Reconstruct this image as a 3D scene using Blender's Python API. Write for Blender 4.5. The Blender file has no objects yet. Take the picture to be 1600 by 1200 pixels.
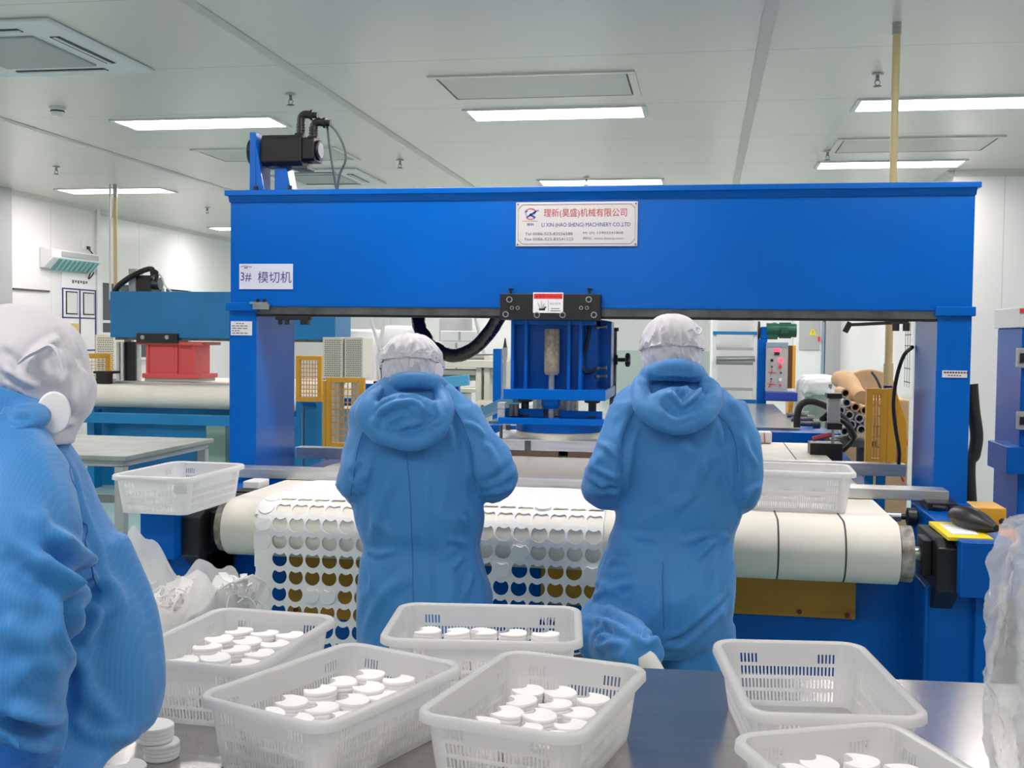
import bpy, bmesh, math, random
import numpy as np
from mathutils import Vector, Matrix, noise
from mathutils.bvhtree import BVHTree

SC = bpy.context.scene
COL = SC.collection
PI = math.pi
RND = random.Random(7)

# ------------------------------------------------------------------ camera
CAM_H = 1.55
FOC = 1750.0                                   # focal length in pixels of the 1600 x 1200 frame
YAW, PITCH, ROLL = math.atan(300 / FOC), math.atan(73 / FOC), 0.011
CROT = Matrix.Rotation(YAW, 3, 'Z') @ Matrix.Rotation(PI / 2 - PITCH, 3, 'X') @ Matrix.Rotation(ROLL, 3, 'Z')
cam_data = bpy.data.cameras.new('camera')
cam = bpy.data.objects.new('camera', cam_data)
COL.objects.link(cam)
cam.location = (0, 0, CAM_H)
cam.rotation_euler = CROT.to_euler()
cam_data.sensor_width = 36.0
cam_data.lens = FOC / 1600 * 36.0
cam_data.clip_start = 0.05
cam_data.clip_end = 100
SC.camera = cam
CPOS = Vector((0, 0, CAM_H))

def ray(px, py):
    return CROT @ Vector(((px - 800) / FOC, -(py - 600) / FOC, -1.0))
def UY(px, py, Y):                             # pixel measured in the photo -> place in the room on the plane y = Y
    d = ray(px, py); return CPOS + d * (Y / d.y)
def UZ(px, py, Z):
    d = ray(px, py); return CPOS + d * ((Z - CAM_H) / d.z)
def UX(px, py, X):
    d = ray(px, py); return CPOS + d * (X / d.x)
def UD(px, py, d):
    return CPOS + ray(px, py) * d

# ------------------------------------------------------------------ world and exposure
w = bpy.data.worlds.new('world'); SC.world = w
w.use_nodes = True
w.node_tree.nodes['Background'].inputs['Color'].default_value = (0.80, 0.86, 0.90, 1)
w.node_tree.nodes['Background'].inputs['Strength'].default_value = 0.35
SC.view_settings.view_transform = 'Standard'
SC.view_settings.look = 'None'
SC.view_settings.gamma = 1.0
SC.view_settings.use_curve_mapping = False
SC.view_settings.exposure = -0.06
SC.cycles.max_bounces = 8
SC.cycles.diffuse_bounces = 5
SC.cycles.glossy_bounces = 4
SC.cycles.transmission_bounces = 6
SC.cycles.transparent_max_bounces = 12
LAMP_EMISSION = 31.0

# ------------------------------------------------------------------ materials
def lin(c):
    o = []
    for v in c:
        v = v / 255.0
        o.append(v / 12.92 if v <= 0.04045 else ((v + 0.055) / 1.055) ** 2.4)
    return (o[0], o[1], o[2], 1.0)

def mat(name, rgb, rough=0.5, metal=0.0, spot=None, bump=None, stretch=(1, 1, 1), **kw):
    """spot = (scale, amount): colour variation; bump = (scale, strength)"""
    m = bpy.data.materials.new(name); m.use_nodes = True
    nt = m.node_tree; b = nt.nodes['Principled BSDF']
    b.inputs['Base Color'].default_value = lin(rgb)
    b.inputs['Roughness'].default_value = rough
    b.inputs['Metallic'].default_value = metal
    for k, v in kw.items():
        b.inputs[k.replace('_', ' ')].default_value = v
    if spot or bump:
        tc = nt.nodes.new('ShaderNodeTexCoord'); mp = nt.nodes.new('ShaderNodeMapping')
        mp.inputs['Scale'].default_value = stretch
        nt.links.new(tc.outputs['Object'], mp.inputs['Vector'])
    if spot:
        n = nt.nodes.new('ShaderNodeTexNoise'); n.inputs['Scale'].default_value = spot[0]; n.inputs['Detail'].default_value = 4
        nt.links.new(mp.outputs[0], n.inputs['Vector'])
        r = nt.nodes.new('ShaderNodeValToRGB')
        a = spot[1]
        c = lin(rgb)
        r.color_ramp.elements[0].position = 0.3; r.color_ramp.elements[1].position = 0.7
        r.color_ramp.elements[0].color = (c[0] * (1 - a), c[1] * (1 - a), c[2] * (1 - a), 1)
        r.color_ramp.elements[1].color = (min(1, c[0] * (1 + a)), min(1, c[1] * (1 + a)), min(1, c[2] * (1 + a)), 1)
        nt.links.new(n.outputs['Fac'], r.inputs['Fac']); nt.links.new(r.outputs['Color'], b.inputs['Base Color'])
    if bump:
        n2 = nt.nodes.new('ShaderNodeTexNoise'); n2.inputs['Scale'].default_value = bump[0]; n2.inputs['Detail'].default_value = 3
        nt.links.new(mp.outputs[0], n2.inputs['Vector'])
        bp = nt.nodes.new('ShaderNodeBump'); bp.inputs['Strength'].default_value = bump[1]; bp.inputs['Distance'].default_value = 0.01
        nt.links.new(n2.outputs['Fac'], bp.inputs['Height']); nt.links.new(bp.outputs['Normal'], b.inputs['Normal'])
    return m

def seams(m, rgb, dark, axis, period, offset, width):
    """panel joints: thin darker lines every period along one axis (world metres)"""
    nt = m.node_tree; b = nt.nodes['Principled BSDF']
    tc = nt.nodes.new('ShaderNodeTexCoord'); sx = nt.nodes.new('ShaderNodeSeparateXYZ')
    nt.links.new(tc.outputs['Object'], sx.inputs[0])
    def mth(op, a, v=None):
        n = nt.nodes.new('ShaderNodeMath'); n.operation = op
        nt.links.new(a, n.inputs[0])
        if v is not None: n.inputs[1].default_value = v
        return n.outputs[0]
    f = mth('FRACT', mth('DIVIDE', mth('SUBTRACT', sx.outputs[axis], offset - 50 * period), period))
    g = mth('LESS_THAN', f, width / period)
    mx = nt.nodes.new('ShaderNodeMix'); mx.data_type = 'RGBA'
    mx.inputs[6].default_value = lin(rgb); mx.inputs[7].default_value = lin(dark)
    nt.links.new(g, mx.inputs[0]); nt.links.new(mx.outputs[2], b.inputs['Base Color'])
    return m

def film(name, rgb, clear, rough=0.12, trans=0.0):
    """thin plastic film: part clear, part glossy, part milky"""
    m = bpy.data.materials.new(name); m.use_nodes = True
    nt = m.node_tree; b = nt.nodes['Principled BSDF']; out = nt.nodes['Material Output']
    b.inputs['Base Color'].default_value = lin(rgb); b.inputs['Roughness'].default_value = rough
    t = nt.nodes.new('ShaderNodeBsdfTransparent'); mx = nt.nodes.new('ShaderNodeMixShader')
    tl = nt.nodes.new('ShaderNodeBsdfTranslucent'); tl.inputs['Color'].default_value = lin(rgb)
    m2 = nt.nodes.new('ShaderNodeMixShader'); m2.inputs[0].default_value = trans
    nt.links.new(b.outputs[0], m2.inputs[1]); nt.links.new(tl.outputs[0], m2.inputs[2])
    mx.inputs[0].default_value = clear
    nt.links.new(m2.outputs[0], mx.inputs[1]); nt.links.new(t.outputs[0], mx.inputs[2])
    nt.links.new(mx.outputs[0], out.inputs['Surface'])
    return m

def emit(name, rgb, s):
    m = bpy.data.materials.new(name); m.use_nodes = True
    b = m.node_tree.nodes['Principled BSDF']
    b.inputs['Base Color'].default_value = lin(rgb)
    b.inputs['Emission Color'].default_value = lin(rgb); b.inputs['Emission Strength'].default_value = s
    return m

def fabric(name, rgb, light, pitch, line=0.16):
    """woven fabric with the fine conductive stripes of cleanroom cloth, slightly translucent"""
    m = bpy.data.materials.new(name); m.use_nodes = True
    nt = m.node_tree; b = nt.nodes['Principled BSDF']
    b.inputs['Roughness'].default_value = 0.62
    b.inputs['Sheen Weight'].default_value = 0.25
    b.inputs['Sheen Roughness'].default_value = 0.4
    tc = nt.nodes.new('ShaderNodeTexCoord'); sx = nt.nodes.new('ShaderNodeSeparateXYZ')
    nt.links.new(tc.outputs['Object'], sx.inputs[0])
    def M2(op, a, v):
        n = nt.nodes.new('ShaderNodeMath'); n.operation = op; nt.links.new(a, n.inputs[0]); n.inputs[1].default_value = v; return n.outputs[0]
    n1 = nt.nodes.new('ShaderNodeTexNoise'); n1.inputs['Scale'].default_value = 6; n1.inputs['Detail'].default_value = 3
    nt.links.new(tc.outputs['Object'], n1.inputs['Vector'])
    wob = M2('MULTIPLY', n1.outputs['Fac'], 0.012)
    ad = nt.nodes.new('ShaderNodeMath'); ad.operation = 'ADD'
    nt.links.new(sx.outputs[0], ad.inputs[0]); nt.links.new(wob, ad.inputs[1])
    fr = nt.nodes.new('ShaderNodeMath'); fr.operation = 'FRACT'
    nt.links.new(M2('DIVIDE', M2('ADD', ad.outputs[0], 20.0), pitch), fr.inputs[0])
    g = M2('LESS_THAN', fr.outputs[0], line)
    mx = nt.nodes.new('ShaderNodeMix'); mx.data_type = 'RGBA'
    mx.inputs[6].default_value = lin(rgb); mx.inputs[7].default_value = lin(light)
    nt.links.new(g, mx.inputs[0]); nt.links.new(mx.outputs[2], b.inputs['Base Color'])
    n2 = nt.nodes.new('ShaderNodeTexNoise'); n2.inputs['Scale'].default_value = 45; n2.inputs['Detail'].default_value = 5
    nt.links.new(tc.outputs['Object'], n2.inputs['Vector'])
    bp = nt.nodes.new('ShaderNodeBump'); bp.inputs['Strength'].default_value = 0.22; bp.inputs['Distance'].default_value = 0.006
    nt.links.new(n2.outputs['Fac'], bp.inputs['Height']); nt.links.new(bp.outputs['Normal'], b.inputs['Normal'])
    return m

BLUE = mat('blue machine paint', (0, 92, 184), 0.20, bump=(120, 0.05), spot=(3, 0.06), Specular_IOR_Level=0.22)
BLUE2 = mat('older blue machine paint', (6, 118, 180), 0.36, bump=(120, 0.05), spot=(3, 0.1))
PALEBLUE = mat('pale blue paint', (82, 168, 212), 0.45)
STEEL = mat('machined steel', (176, 178, 180), 0.32, 0.9, spot=(8, 0.15), stretch=(1, 8, 8))
ALU = mat('brushed aluminium', (196, 198, 200), 0.38, 0.85, spot=(6, 0.12), stretch=(1, 14, 14))
DARKSTEEL = mat('dark steel', (92, 94, 96), 0.4, 0.7, spot=(14, 0.3))
CAST = mat('rough cast metal', (150, 140, 128), 0.75, 0.35, spot=(60, 0.35), bump=(70, 0.5))
BLACK = mat('black painted metal', (22, 22, 25), 0.38)
RUBBER = mat('black rubber', (20, 20, 21), 0.5, bump=(40, 0.3))
BELT = mat('cream conveyor belt', (226, 222, 210), 0.5, spot=(5, 0.04))
BELTJOINT = mat('belt joint tape', (70, 70, 70), 0.6)
YELLOW = mat('yellow guard paint', (224, 164, 44), 0.42)
YELLOWPANEL = mat('ochre yellow panel', (188, 132, 34), 0.45, spot=(5, 0.08))
RED = mat('red machine paint', (218, 86, 86), 0.42)
GREENPAINT = mat('green motor paint', (18, 82, 62), 0.35)
GREYGREEN = mat('grey green painted steel', (136, 166, 156), 0.5)
CREAM = mat('cream painted steel', (222, 220, 204), 0.45)
WHITEPAINT = mat('white painted steel', (226, 227, 228), 0.42)
GREYPAINT = mat('grey painted steel', (170, 172, 174), 0.42)
LABEL = mat('printed label stock', (218, 216, 220), 0.45)
PAPER = mat('white paper', (236, 236, 238), 0.7)
PLATE = mat('nameplate aluminium', (206, 203, 204), 0.4, 0.15)
INKRED = mat('red lettering', (186, 52, 66), 0.5)
INKBLUE = mat('blue lettering', (44, 74, 150), 0.5)
INKNAVY = mat('navy lettering', (34, 48, 120), 0.5)
INKGREY = mat('grey lettering', (96, 96, 104), 0.5)
INKBLACK = mat('black lettering', (30, 30, 34), 0.5)
SIGNRED = mat('red sign print', (222, 52, 44), 0.5)
SIGNYELLOW = mat('yellow sign print', (240, 214, 30), 0.5)
KRAFT = mat('kraft paper', (198, 164, 124), 0.8, spot=(9, 0.1))
PAD = mat('white foam pad', (240, 238, 238), 0.85, Subsurface_Weight=0.0)
SHEET = mat('white foam sheet', (238, 237, 236), 0.8)
TUBE = mat('clear tubing', (214, 222, 226), 0.25)
COVERALL = fabric('blue cleanroom fabric', (54, 129, 197), (60, 135, 202), 0.0052, 0.3)
CAP = mat('white cleanroom fabric', (214, 211, 219), 0.75, bump=(60, 0.12), Sheen_Weight=0.2)
MASK = mat('white mask fabric', (232, 230, 232), 0.8)
SKIN = mat('skin', (214, 164, 136), 0.55, Subsurface_Weight=0.1)
GLOVE = mat('white glove', (228, 226, 226), 0.6)
SOLE = mat('white shoe', (226, 222, 218), 0.6)
EYE = mat('eye dark', (30, 22, 20), 0.2)
BASKET = bpy.data.materials.new('translucent white plastic')
FILM = film('clear plastic film', (226, 227, 230), 0.64, 0.05)
MILKY = film('milky plastic film', (240, 238, 238), 0.22, 0.22, 0.45)
LEDWHITE = emit('lit lamp diffuser', (255, 246, 243), LAMP_EMISSION)
LEDRED = emit('lit red indicator', (255, 40, 60), 6.0)
TEAL = mat('teal louvre plastic', (104, 158, 160), 0.4)
GLASS = mat('dark window glass', (58, 66, 76), 0.08)
WALL = seams(mat('white wall panel', (226, 225, 226), 0.32), (226, 225, 226), (196, 196, 198), 1, 1.18, 0.35, 0.008)
WALLX = seams(mat('white wall panel facing', (226, 225, 226), 0.32), (226, 225, 226), (196, 196, 198), 0, 1.18, 0.30, 0.008)
CEIL = seams(mat('ceiling panel', (226, 221, 212), 0.26), (226, 221, 212), (196, 192, 184), 1, 1.31, 7.58, 0.010)
CEILTRIM = mat('ceiling joint strip', (204, 200, 193), 0.4)
FLOOR = mat('teal epoxy floor', (158, 188, 184), 0.25, spot=(0.8, 0.06))
TABLETOP = mat('brushed stainless table top', (184, 182, 180), 0.21, 0.9, spot=(5, 0.07), stretch=(1, 10, 1), bump=(30, 0.02))

def basket_material(m):
    m.use_nodes = True
    nt = m.node_tree; b = nt.nodes['Principled BSDF']; out = nt.nodes['Material Output']
    c = lin((241, 241, 241))
    b.inputs['Base Color'].default_value = c; b.inputs['Roughness'].default_value = 0.22
    tl = nt.nodes.new('ShaderNodeBsdfTranslucent'); tl.inputs['Color'].default_value = c
    tr = nt.nodes.new('ShaderNodeBsdfTransparent'); tr.inputs['Color'].default_value = (0.97, 0.97, 0.98, 1)
    m1 = nt.nodes.new('ShaderNodeMixShader'); m1.inputs[0].default_value = 0.48
    m2 = nt.nodes.new('ShaderNodeMixShader'); m2.inputs[0].default_value = 0.16
    nt.links.new(b.outputs[0], m1.inputs[1]); nt.links.new(tl.outputs[0], m1.inputs[2])
    nt.links.new(m1.outputs[0], m2.inputs[1]); nt.links.new(tr.outputs[0], m2.inputs[2])
    nt.links.new(m2.outputs[0], out.inputs['Surface'])
basket_material(BASKET)

# ------------------------------------------------------------------ object helpers
def tag(o, label=None, cat=None, group=None, kind=None):
    if label: o['label'] = label
    if cat: o['category'] = cat
    if group: o['group'] = group
    if kind: o['kind'] = kind
    return o

def thing(name, label, cat, loc, group=None, rz=0.0):
    o = bpy.data.objects.new(name, None); COL.objects.link(o)
    o.location = loc; o.rotation_euler = (0, 0, rz); o.empty_display_size = 0.05
    return tag(o, label, cat, group)

def root_loc(o):
    v = Vector((0, 0, 0))
    while o is not None:
        v += o.location; o = o.parent
    return v

def link_mesh(name, me, m, parent=None, origin=None):
    """me is in world metres; it becomes one object, shifted to its parent's (or its own base) origin"""
    ob = bpy.data.objects.new(name, me); COL.objects.link(ob)
    if isinstance(m, (list, tuple)):
        for k in m: me.materials.append(k)
    elif m is not None:
        me.materials.append(m)
    n = len(me.vertices)
    if parent is not None:
        ob.parent = parent
        off = root_loc(parent)
    else:
        if origin is None:
            co = np.empty(n * 3, dtype=np.float32); me.vertices.foreach_get('co', co); co = co.reshape(-1, 3)
            lo, hi = co.min(0), co.max(0)
            origin = Vector(((lo[0] + hi[0]) / 2, (lo[1] + hi[1]) / 2, lo[2]))
        off = Vector(origin); ob.location = off
    me.transform(Matrix.Translation(-off))
    return ob

def catmull(pts, n):
    """smooth interpolation of rows of numbers"""
    A = [np.array(p, dtype=float) for p in pts]
    if len(A) < 3: 
        return [A[0] + (A[-1] - A[0]) * t for t in np.linspace(0, 1, n + 1)]
    out = []
    for i in range(len(A) - 1):
        p0 = A[i - 1] if i else 2 * A[0] - A[1]
        p1, p2 = A[i], A[i + 1]
        p3 = A[i + 2] if i + 2 < len(A) else 2 * A[-1] - A[-2]
        for k in range(n):
            t = k / n
            out.append(0.5 * (2 * p1 + (p2 - p0) * t + (2 * p0 - 5 * p1 + 4 * p2 - p3) * t * t + (3 * p1 - p0 - 3 * p2 + p3) * t ** 3))
    out.append(A[-1])
    return out

class MB:
    def __init__(s):
        s.v = []; s.f = []; s.mi = []; s.cur = 0
    def face(s, idx):
        s.f.append(idx); s.mi.append(s.cur)
    def add(s, verts, faces):
        b = len(s.v); s.v.extend([tuple(map(float, p)) for p in verts])
        for f in faces: s.face([b + i for i in f])
        return s
    def box(s, x0, x1, y0, y1, z0, z1):
        if x0 > x1: x0, x1 = x1, x0
        if y0 > y1: y0, y1 = y1, y0
        if z0 > z1: z0, z1 = z1, z0
        return s.add([(x0, y0, z0), (x1, y0, z0), (x1, y1, z0), (x0, y1, z0), (x0, y0, z1), (x1, y0, z1), (x1, y1, z1), (x0, y1, z1)],
                     [(0, 3, 2, 1), (4, 5, 6, 7), (0, 1, 5, 4), (1, 2, 6, 5), (2, 3, 7, 6), (3, 0, 4, 7)])
    def prism(s, pts, axis, a, b):
        """polygon pts (2D) extruded along axis 0/1/2 from a to b"""
        def mk(p, t):
            q = [p[0], p[1]]; q.insert(axis, t); return q
        n = len(pts)
        vs = [mk(p, a) for p in pts] + [mk(p, b) for p in pts]
        fs = [tuple(range(n))[::-1], tuple(range(n, 2 * n))] + [(i, (i + 1) % n, n + (i + 1) % n, n + i) for i in range(n)]
        return s.add(vs, fs)
    def bar(s, p0, p1, wx, wz):
        """rectangular bar between two points"""
        p0, p1 = Vector(p0), Vector(p1); d = (p1 - p0).normalized()
        up = Vector((0, 0, 1)) if abs(d.z) < 0.9 else Vector((0, 1, 0))
        a = d.cross(up).normalized(); b = a.cross(d).normalized()
        vs = []
        for p in (p0, p1):
            for sa, sb in ((-1, -1), (1, -1), (1, 1), (-1, 1)):
                vs.append(p + a * sa * wx / 2 + b * sb * wz / 2)
        return s.add(vs, [(3, 2, 1, 0), (4, 5, 6, 7), (0, 1, 5, 4), (1, 2, 6, 5), (2, 3, 7, 6), (3, 0, 4, 7)])
    def loft(s, rings, cap=True, closed=True):
        n = len(rings[0]); b = len(s.v)
        for r in rings: s.v.extend([tuple(map(float, p)) for p in r])
        for i in range(len(rings) - 1):
            for k in range(n if closed else n - 1):
                k2 = (k + 1) % n
                s.face([b + i * n + k, b + i * n + k2, b + (i + 1) * n + k2, b + (i + 1) * n + k])
        if cap:
            s.face([b + k for k in range(n)][::-1]); s.face([b + (len(rings) - 1) * n + k for k in range(n)])
        return s
    def tube(s, path, r, seg=10, cap=True, flat=1.0):
        """round tube along points; r a number or one radius per point"""
        P = [Vector(p) for p in path]
        R = [r] * len(P) if isinstance(r, (int, float)) else list(r)
        rings = []; a = None
        for i, p in enumerate(P):
            d = (P[min(i + 1, len(P) - 1)] - P[max(i - 1, 0)]).normalized()
            if a is None:
                up = Vector((0, 0, 1)) if abs(d.z) < 0.9 else Vector((0, 1, 0))
                a = d.cross(up).normalized()
            else:
                a = (a - d * a.dot(d)).normalized()
            b = d.cross(a)
            rings.append([p + (a * math.cos(2 * PI * k / seg) + b * flat * math.sin(2 * PI * k / seg)) * R[i] for k in range(seg)])
        return s.loft(rings, cap)
    def stube(s, pts, r, n=6, seg=10, flat=1.0):
        """smooth tube: rows (x, y, z) or (x, y, z, radius)"""
        if len(pts[0]) == 3: pts = [(*p, r) for p in pts]
        q = catmull(pts, n)
        return s.tube([p[:3] for p in q], [float(p[3]) for p in q], seg, True, flat)
    def cyl(s, p0, p1, r, seg=20, r1=None):
        return s.tube([p0, p1], [r, r if r1 is None else r1], seg)
    def lathe(s, prof, c, axis=2, seg=28):
        """profile rows (radius, height) around an axis through c"""
        rings = []
        for r, h in prof:
            ring = []
            for k in range(seg):
                t = 2 * PI * k / seg; q = [r * math.cos(t), r * math.sin(t)]; q.insert(axis, h)
                ring.append((c[0] + q[0], c[1] + q[1], c[2] + q[2]))
            rings.append(ring)
        return s.loft(rings)
    def ball(s, c, rx, ry, rz, seg=16, n=10):
        rings = []
        for i in range(1, n):
            t = PI * i / n
            rings.append([(c[0] + rx * math.sin(t) * math.cos(2 * PI * k / seg), c[1] + ry * math.sin(t) * math.sin(2 * PI * k / seg), c[2] - rz * math.cos(t)) for k in range(seg)])
        return s.loft(rings)
    def mesh(s, name='m'):
        me = bpy.data.meshes.new(name); me.from_pydata(s.v, [], s.f)
        if any(s.mi): me.polygons.foreach_set('material_index', s.mi)
        me.validate(); me.update()
        return me
    def build(s, name, m, parent=None, smooth=False, bevel=0.0, origin=None, fix=True):
        me = s.mesh(name)
        if fix:
            bm = bmesh.new(); bm.from_mesh(me); bmesh.ops.recalc_face_normals(bm, faces=bm.faces); bm.to_mesh(me); bm.free()
        if smooth:
            me.polygons.foreach_set('use_smooth', [True] * len(me.polygons))
            try: me.set_sharp_from_angle(angle=math.radians(40))
            except Exception: pass
        ob = link_mesh(name, me, m, parent, origin)
        if bevel:
            b = ob.modifiers.new('bevel', 'BEVEL'); b.width = bevel; b.segments = 2; b.limit_method = 'ANGLE'
        return ob

def one(name, label, cat, mb, m, group=None, **kw):
    return tag(mb.build(name, m, **kw), label, cat, group)

def struct(name, mb, m, **kw):
    o = mb.build(name, m, **kw); o['kind'] = 'structure'; return o

def dup(root, loc, rz=None, label=None, group=None, scale=None):
    """copy a thing with its parts and sub-parts"""
    def cp(o, parent):
        c = o.copy(); COL.objects.link(c); c.parent = parent
        for ch in list(o.children): cp(ch, c)
        return c
    r = cp(root, None); r.location = loc
    if rz is not None: r.rotation_euler = (0, 0, rz)
    if label: r['label'] = label
    if group: r['group'] = group
    if scale: r.scale = scale
    return r

def text(name, body, center, height, m, parent, width=None, facing='-Y', depth=0.0006, align='CENTER', italic=0.0):
    """lettering as a flat mesh; height = body size in metres; width squeezes it to that width"""
    cu = bpy.data.curves.new(name, 'FONT'); cu.body = body; cu.size = 1.0; cu.align_x = 'LEFT'; cu.resolution_u = 3; cu.extrude = 0.0
    cu.shear = italic
    t = bpy.data.objects.new(name, cu); COL.objects.link(t)
    dg = bpy.context.evaluated_depsgraph_get()
    me = bpy.data.meshes.new_from_object(t.evaluated_get(dg))
    bpy.data.objects.remove(t); bpy.data.curves.remove(cu)
    n = len(me.vertices)
    co = np.empty(n * 3, dtype=np.float32); me.vertices.foreach_get('co', co); co = co.reshape(-1, 3)
    lo, hi = co.min(0), co.max(0)
    sc = height / max(1e-6, hi[1] - lo[1]); sx = sc if width is None else width / max(1e-6, hi[0] - lo[0])
    u = (co[:, 0] - (lo[0] + hi[0]) / 2) * sx; v = (co[:, 1] - (lo[1] + hi[1]) / 2) * sc
    if align == 'LEFT': u = (co[:, 0] - lo[0]) * sx
    out = np.zeros_like(co); c = center
    if facing == '-Y': out[:, 0] = c[0] + u; out[:, 1] = c[1]; out[:, 2] = c[2] + v
    elif facing == '+X': out[:, 0] = c[0]; out[:, 1] = c[1] + u; out[:, 2] = c[2] + v
    me.vertices.foreach_set('co', out.reshape(-1)); me.update()
    me.materials.clear()
    return link_mesh(name, me, m, parent)
# ------------------------------------------------------------------ the room
CH = 3.12
struct('floor', MB().box(-9.5, 6.5, -4.2, 20.0, -0.12, 0), FLOOR, origin=(0, 0, 0))
struct('ceiling', MB().box(-9.5, 6.5, -4.2, 20.0, CH, CH + 0.12), CEIL, origin=(0, 0, 0))
struct('wall_left', MB().box(-7.9, -7.62, -4.2, 13.17, 0, CH), WALL, origin=(0, 0, 0))
struct('wall_left_far', MB().box(-8.1, -7.76, 13.17, 20.0, 0, CH), WALL, origin=(0, 0, 0))
struct('wall_back', MB().box(-8.1, 2.4, 19.6, 19.9, 0, CH), WALLX, origin=(0, 0, 0))
# the wall block that steps forward on the right
struct('wall_right', MB().box(2.22, 6.5, 10.85, 19.9, 0, CH), WALLX, origin=(0, 0, 0))
struct('wall_right_near', MB().box(6.2, 6.5, -4.2, 10.85, 0, CH), WALL, origin=(0, 0, 0))
struct('wall_behind', MB().box(-7.9, 6.5, -4.5, -4.2, 0, CH), WALLX, origin=(0, 0, 0))
struct('trim_1', MB().box(-7.62, -7.52, 11.0, 11.25, 0, CH), GREYPAINT)
struct('trim_2', MB().box(-7.66, -7.59, 13.13, 13.21, 0, CH), WHITEPAINT)
for k, X in enumerate((-5.13, -2.43, 0.28)):
    struct('trim_%d' % (k + 3), MB().box(X - 0.033, X + 0.033, 1.0, 19.6, CH - 0.006, CH), CEILTRIM)
struct('trim_6', MB().prism([(-7.76, CH), (-7.76, CH - 0.05), (-7.70, CH)], 1, 13.2, 19.6), CEILTRIM)
struct('trim_7', MB().prism([(-7.62, CH), (-7.62, CH - 0.05), (-7.56, CH)], 1, 11.25, 13.1), CEILTRIM)
struct('trim_8', MB().prism([(10.85, CH), (10.85, CH - 0.06), (10.79, CH)], 0, 2.22, 6.2), CEILTRIM)
struct('trim_9', MB().prism([(2.22, CH), (2.22, CH - 0.05), (2.16, CH)], 1, 10.85, 19.6), CEILTRIM)
# window in the left wall
wn = thing('window_1', None, None, (-7.74, 14.6, 1.2)); wn['kind'] = 'structure'
fr = MB()
for y in (13.42, 14.28, 15.15, 16.0): fr.box(-7.76, -7.70, y - 0.025, y + 0.025, 1.18, 2.22)
for z in (1.18, 1.52, 1.68, 2.20): fr.box(-7.76, -7.705, 13.40, 16.02, z, z + 0.035)
fr.build('window_frame', WHITEPAINT, wn)
MB().box(-7.758, -7.745, 13.40, 16.02, 1.18, 2.23).build('pane', GLASS, wn)

# ceiling lamps -----------------------------------------------------------
def lamp(cx, cy, label, L=1.2, W=0.34):
    t = thing('ceiling_light', label, 'ceiling light', (cx, cy, CH), 'ceiling light panels')
    f = MB()
    x0, x1, y0, y1 = cx - L / 2, cx + L / 2, cy - W / 2, cy + W / 2
    e = 0.03
    f.box(x0 - e, x1 + e, y0 - e, y0, CH - 0.012, CH); f.box(x0 - e, x1 + e, y1, y1 + e, CH - 0.012, CH)
    f.box(x0 - e, x0, y0, y1, CH - 0.012, CH); f.box(x1, x1 + e, y0, y1, CH - 0.012, CH)
    f.build('frame', WHITEPAINT, t)
    MB().box(x0, x1, y0, y1, CH - 0.009, CH - 0.002).build('diffuser', LEDWHITE, t)
    return t
LAMPS = [(-1.05, 7.83, 'long lit ceiling panel directly above the nameplate, beside the largest flat vent'),
         (-3.72, 7.89, 'long lit ceiling panel above the motor on the gantry, at left of the middle lamp'),
         (1.58, 7.80, 'long lit ceiling panel crossed by the tan pipe, cut off by the right edge'),
         (-1.05, 11.30, 'lit ceiling panel half hidden behind the top edge of the blue beam'),
         (1.58, 10.40, 'lit ceiling panel crossed by the tan pipe just above the beam right end'),
         (-6.42, 11.50, 'lit ceiling panel crossed by the thin pipe above the left wall unit'),
         (-6.62, 15.75, 'small distant lit ceiling panel at the left edge of the gantry'),
         (-3.72, 13.3, None), (-3.72, 15.2, None), (-1.05, 15.2, None), (4.3, 7.8, None),  # lamps without a label are unseen, added to brighten the room
         (-3.72, 3.95, None), (-1.05, 3.95, None), (1.58, 3.95, None), (-6.42, 3.95, None), (4.3, 3.95, None), (-6.42, 7.89, None),
         (-3.72, 0.3, None), (-1.05, 0.3, None), (1.58, 0.3, None), (-1.05, -3.0, None), (-1.05, 18.2, None), (-3.72, 18.2, None), (1.2, 14.4, None), (1.2, 17.6, None)]
for i, (x, y, lb) in enumerate(LAMPS):
    lamp(x, y, lb or 'unseen lit ceiling panel added for light, outside the view or behind the gantry')

# ceiling vents -----------------------------------------------------------
def vent(x0, x1, y0, y1, label):
    t = thing('ceiling_vent', label, 'ceiling vent', ((x0 + x1) / 2, (y0 + y1) / 2, CH))
    f = MB(); e = 0.045; z0 = CH - 0.012
    f.box(x0, x1, y0, y0 + e, z0, CH); f.box(x0, x1, y1 - e, y1, z0, CH); f.box(x0, x0 + e, y0 + e, y1 - e, z0, CH); f.box(x1 - e, x1, y0 + e, y1 - e, z0, CH)
    f.build('frame', CEIL, t)
    e2 = e + 0.012
    MB().box(x0 + e, x1 - e, y0 + e, y1 - e, CH - 0.003, CH - 0.001).build('shadow_gap', BLACK, t)
    MB().box(x0 + e2, x1 - e2, y0 + e2, y1 - e2, CH - 0.010, CH - 0.003).build('panel', mat('vent panel', (202, 199, 192), 0.35) if 'vent panel' not in bpy.data.materials else bpy.data.materials['vent panel'], t)
vent(-1.68, -0.43, 6.64, 7.32, 'large flat rectangular ceiling vent above the nameplate, framed by a dark gap')
vent(0.99, 2.23, 9.06, 9.74, 'flat ceiling vent crossed by the tan pipe above the beam right end')
vent(-4.35, -3.05, 9.0, 9.68, 'flat ceiling vent behind the black motor on the gantry')

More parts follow.
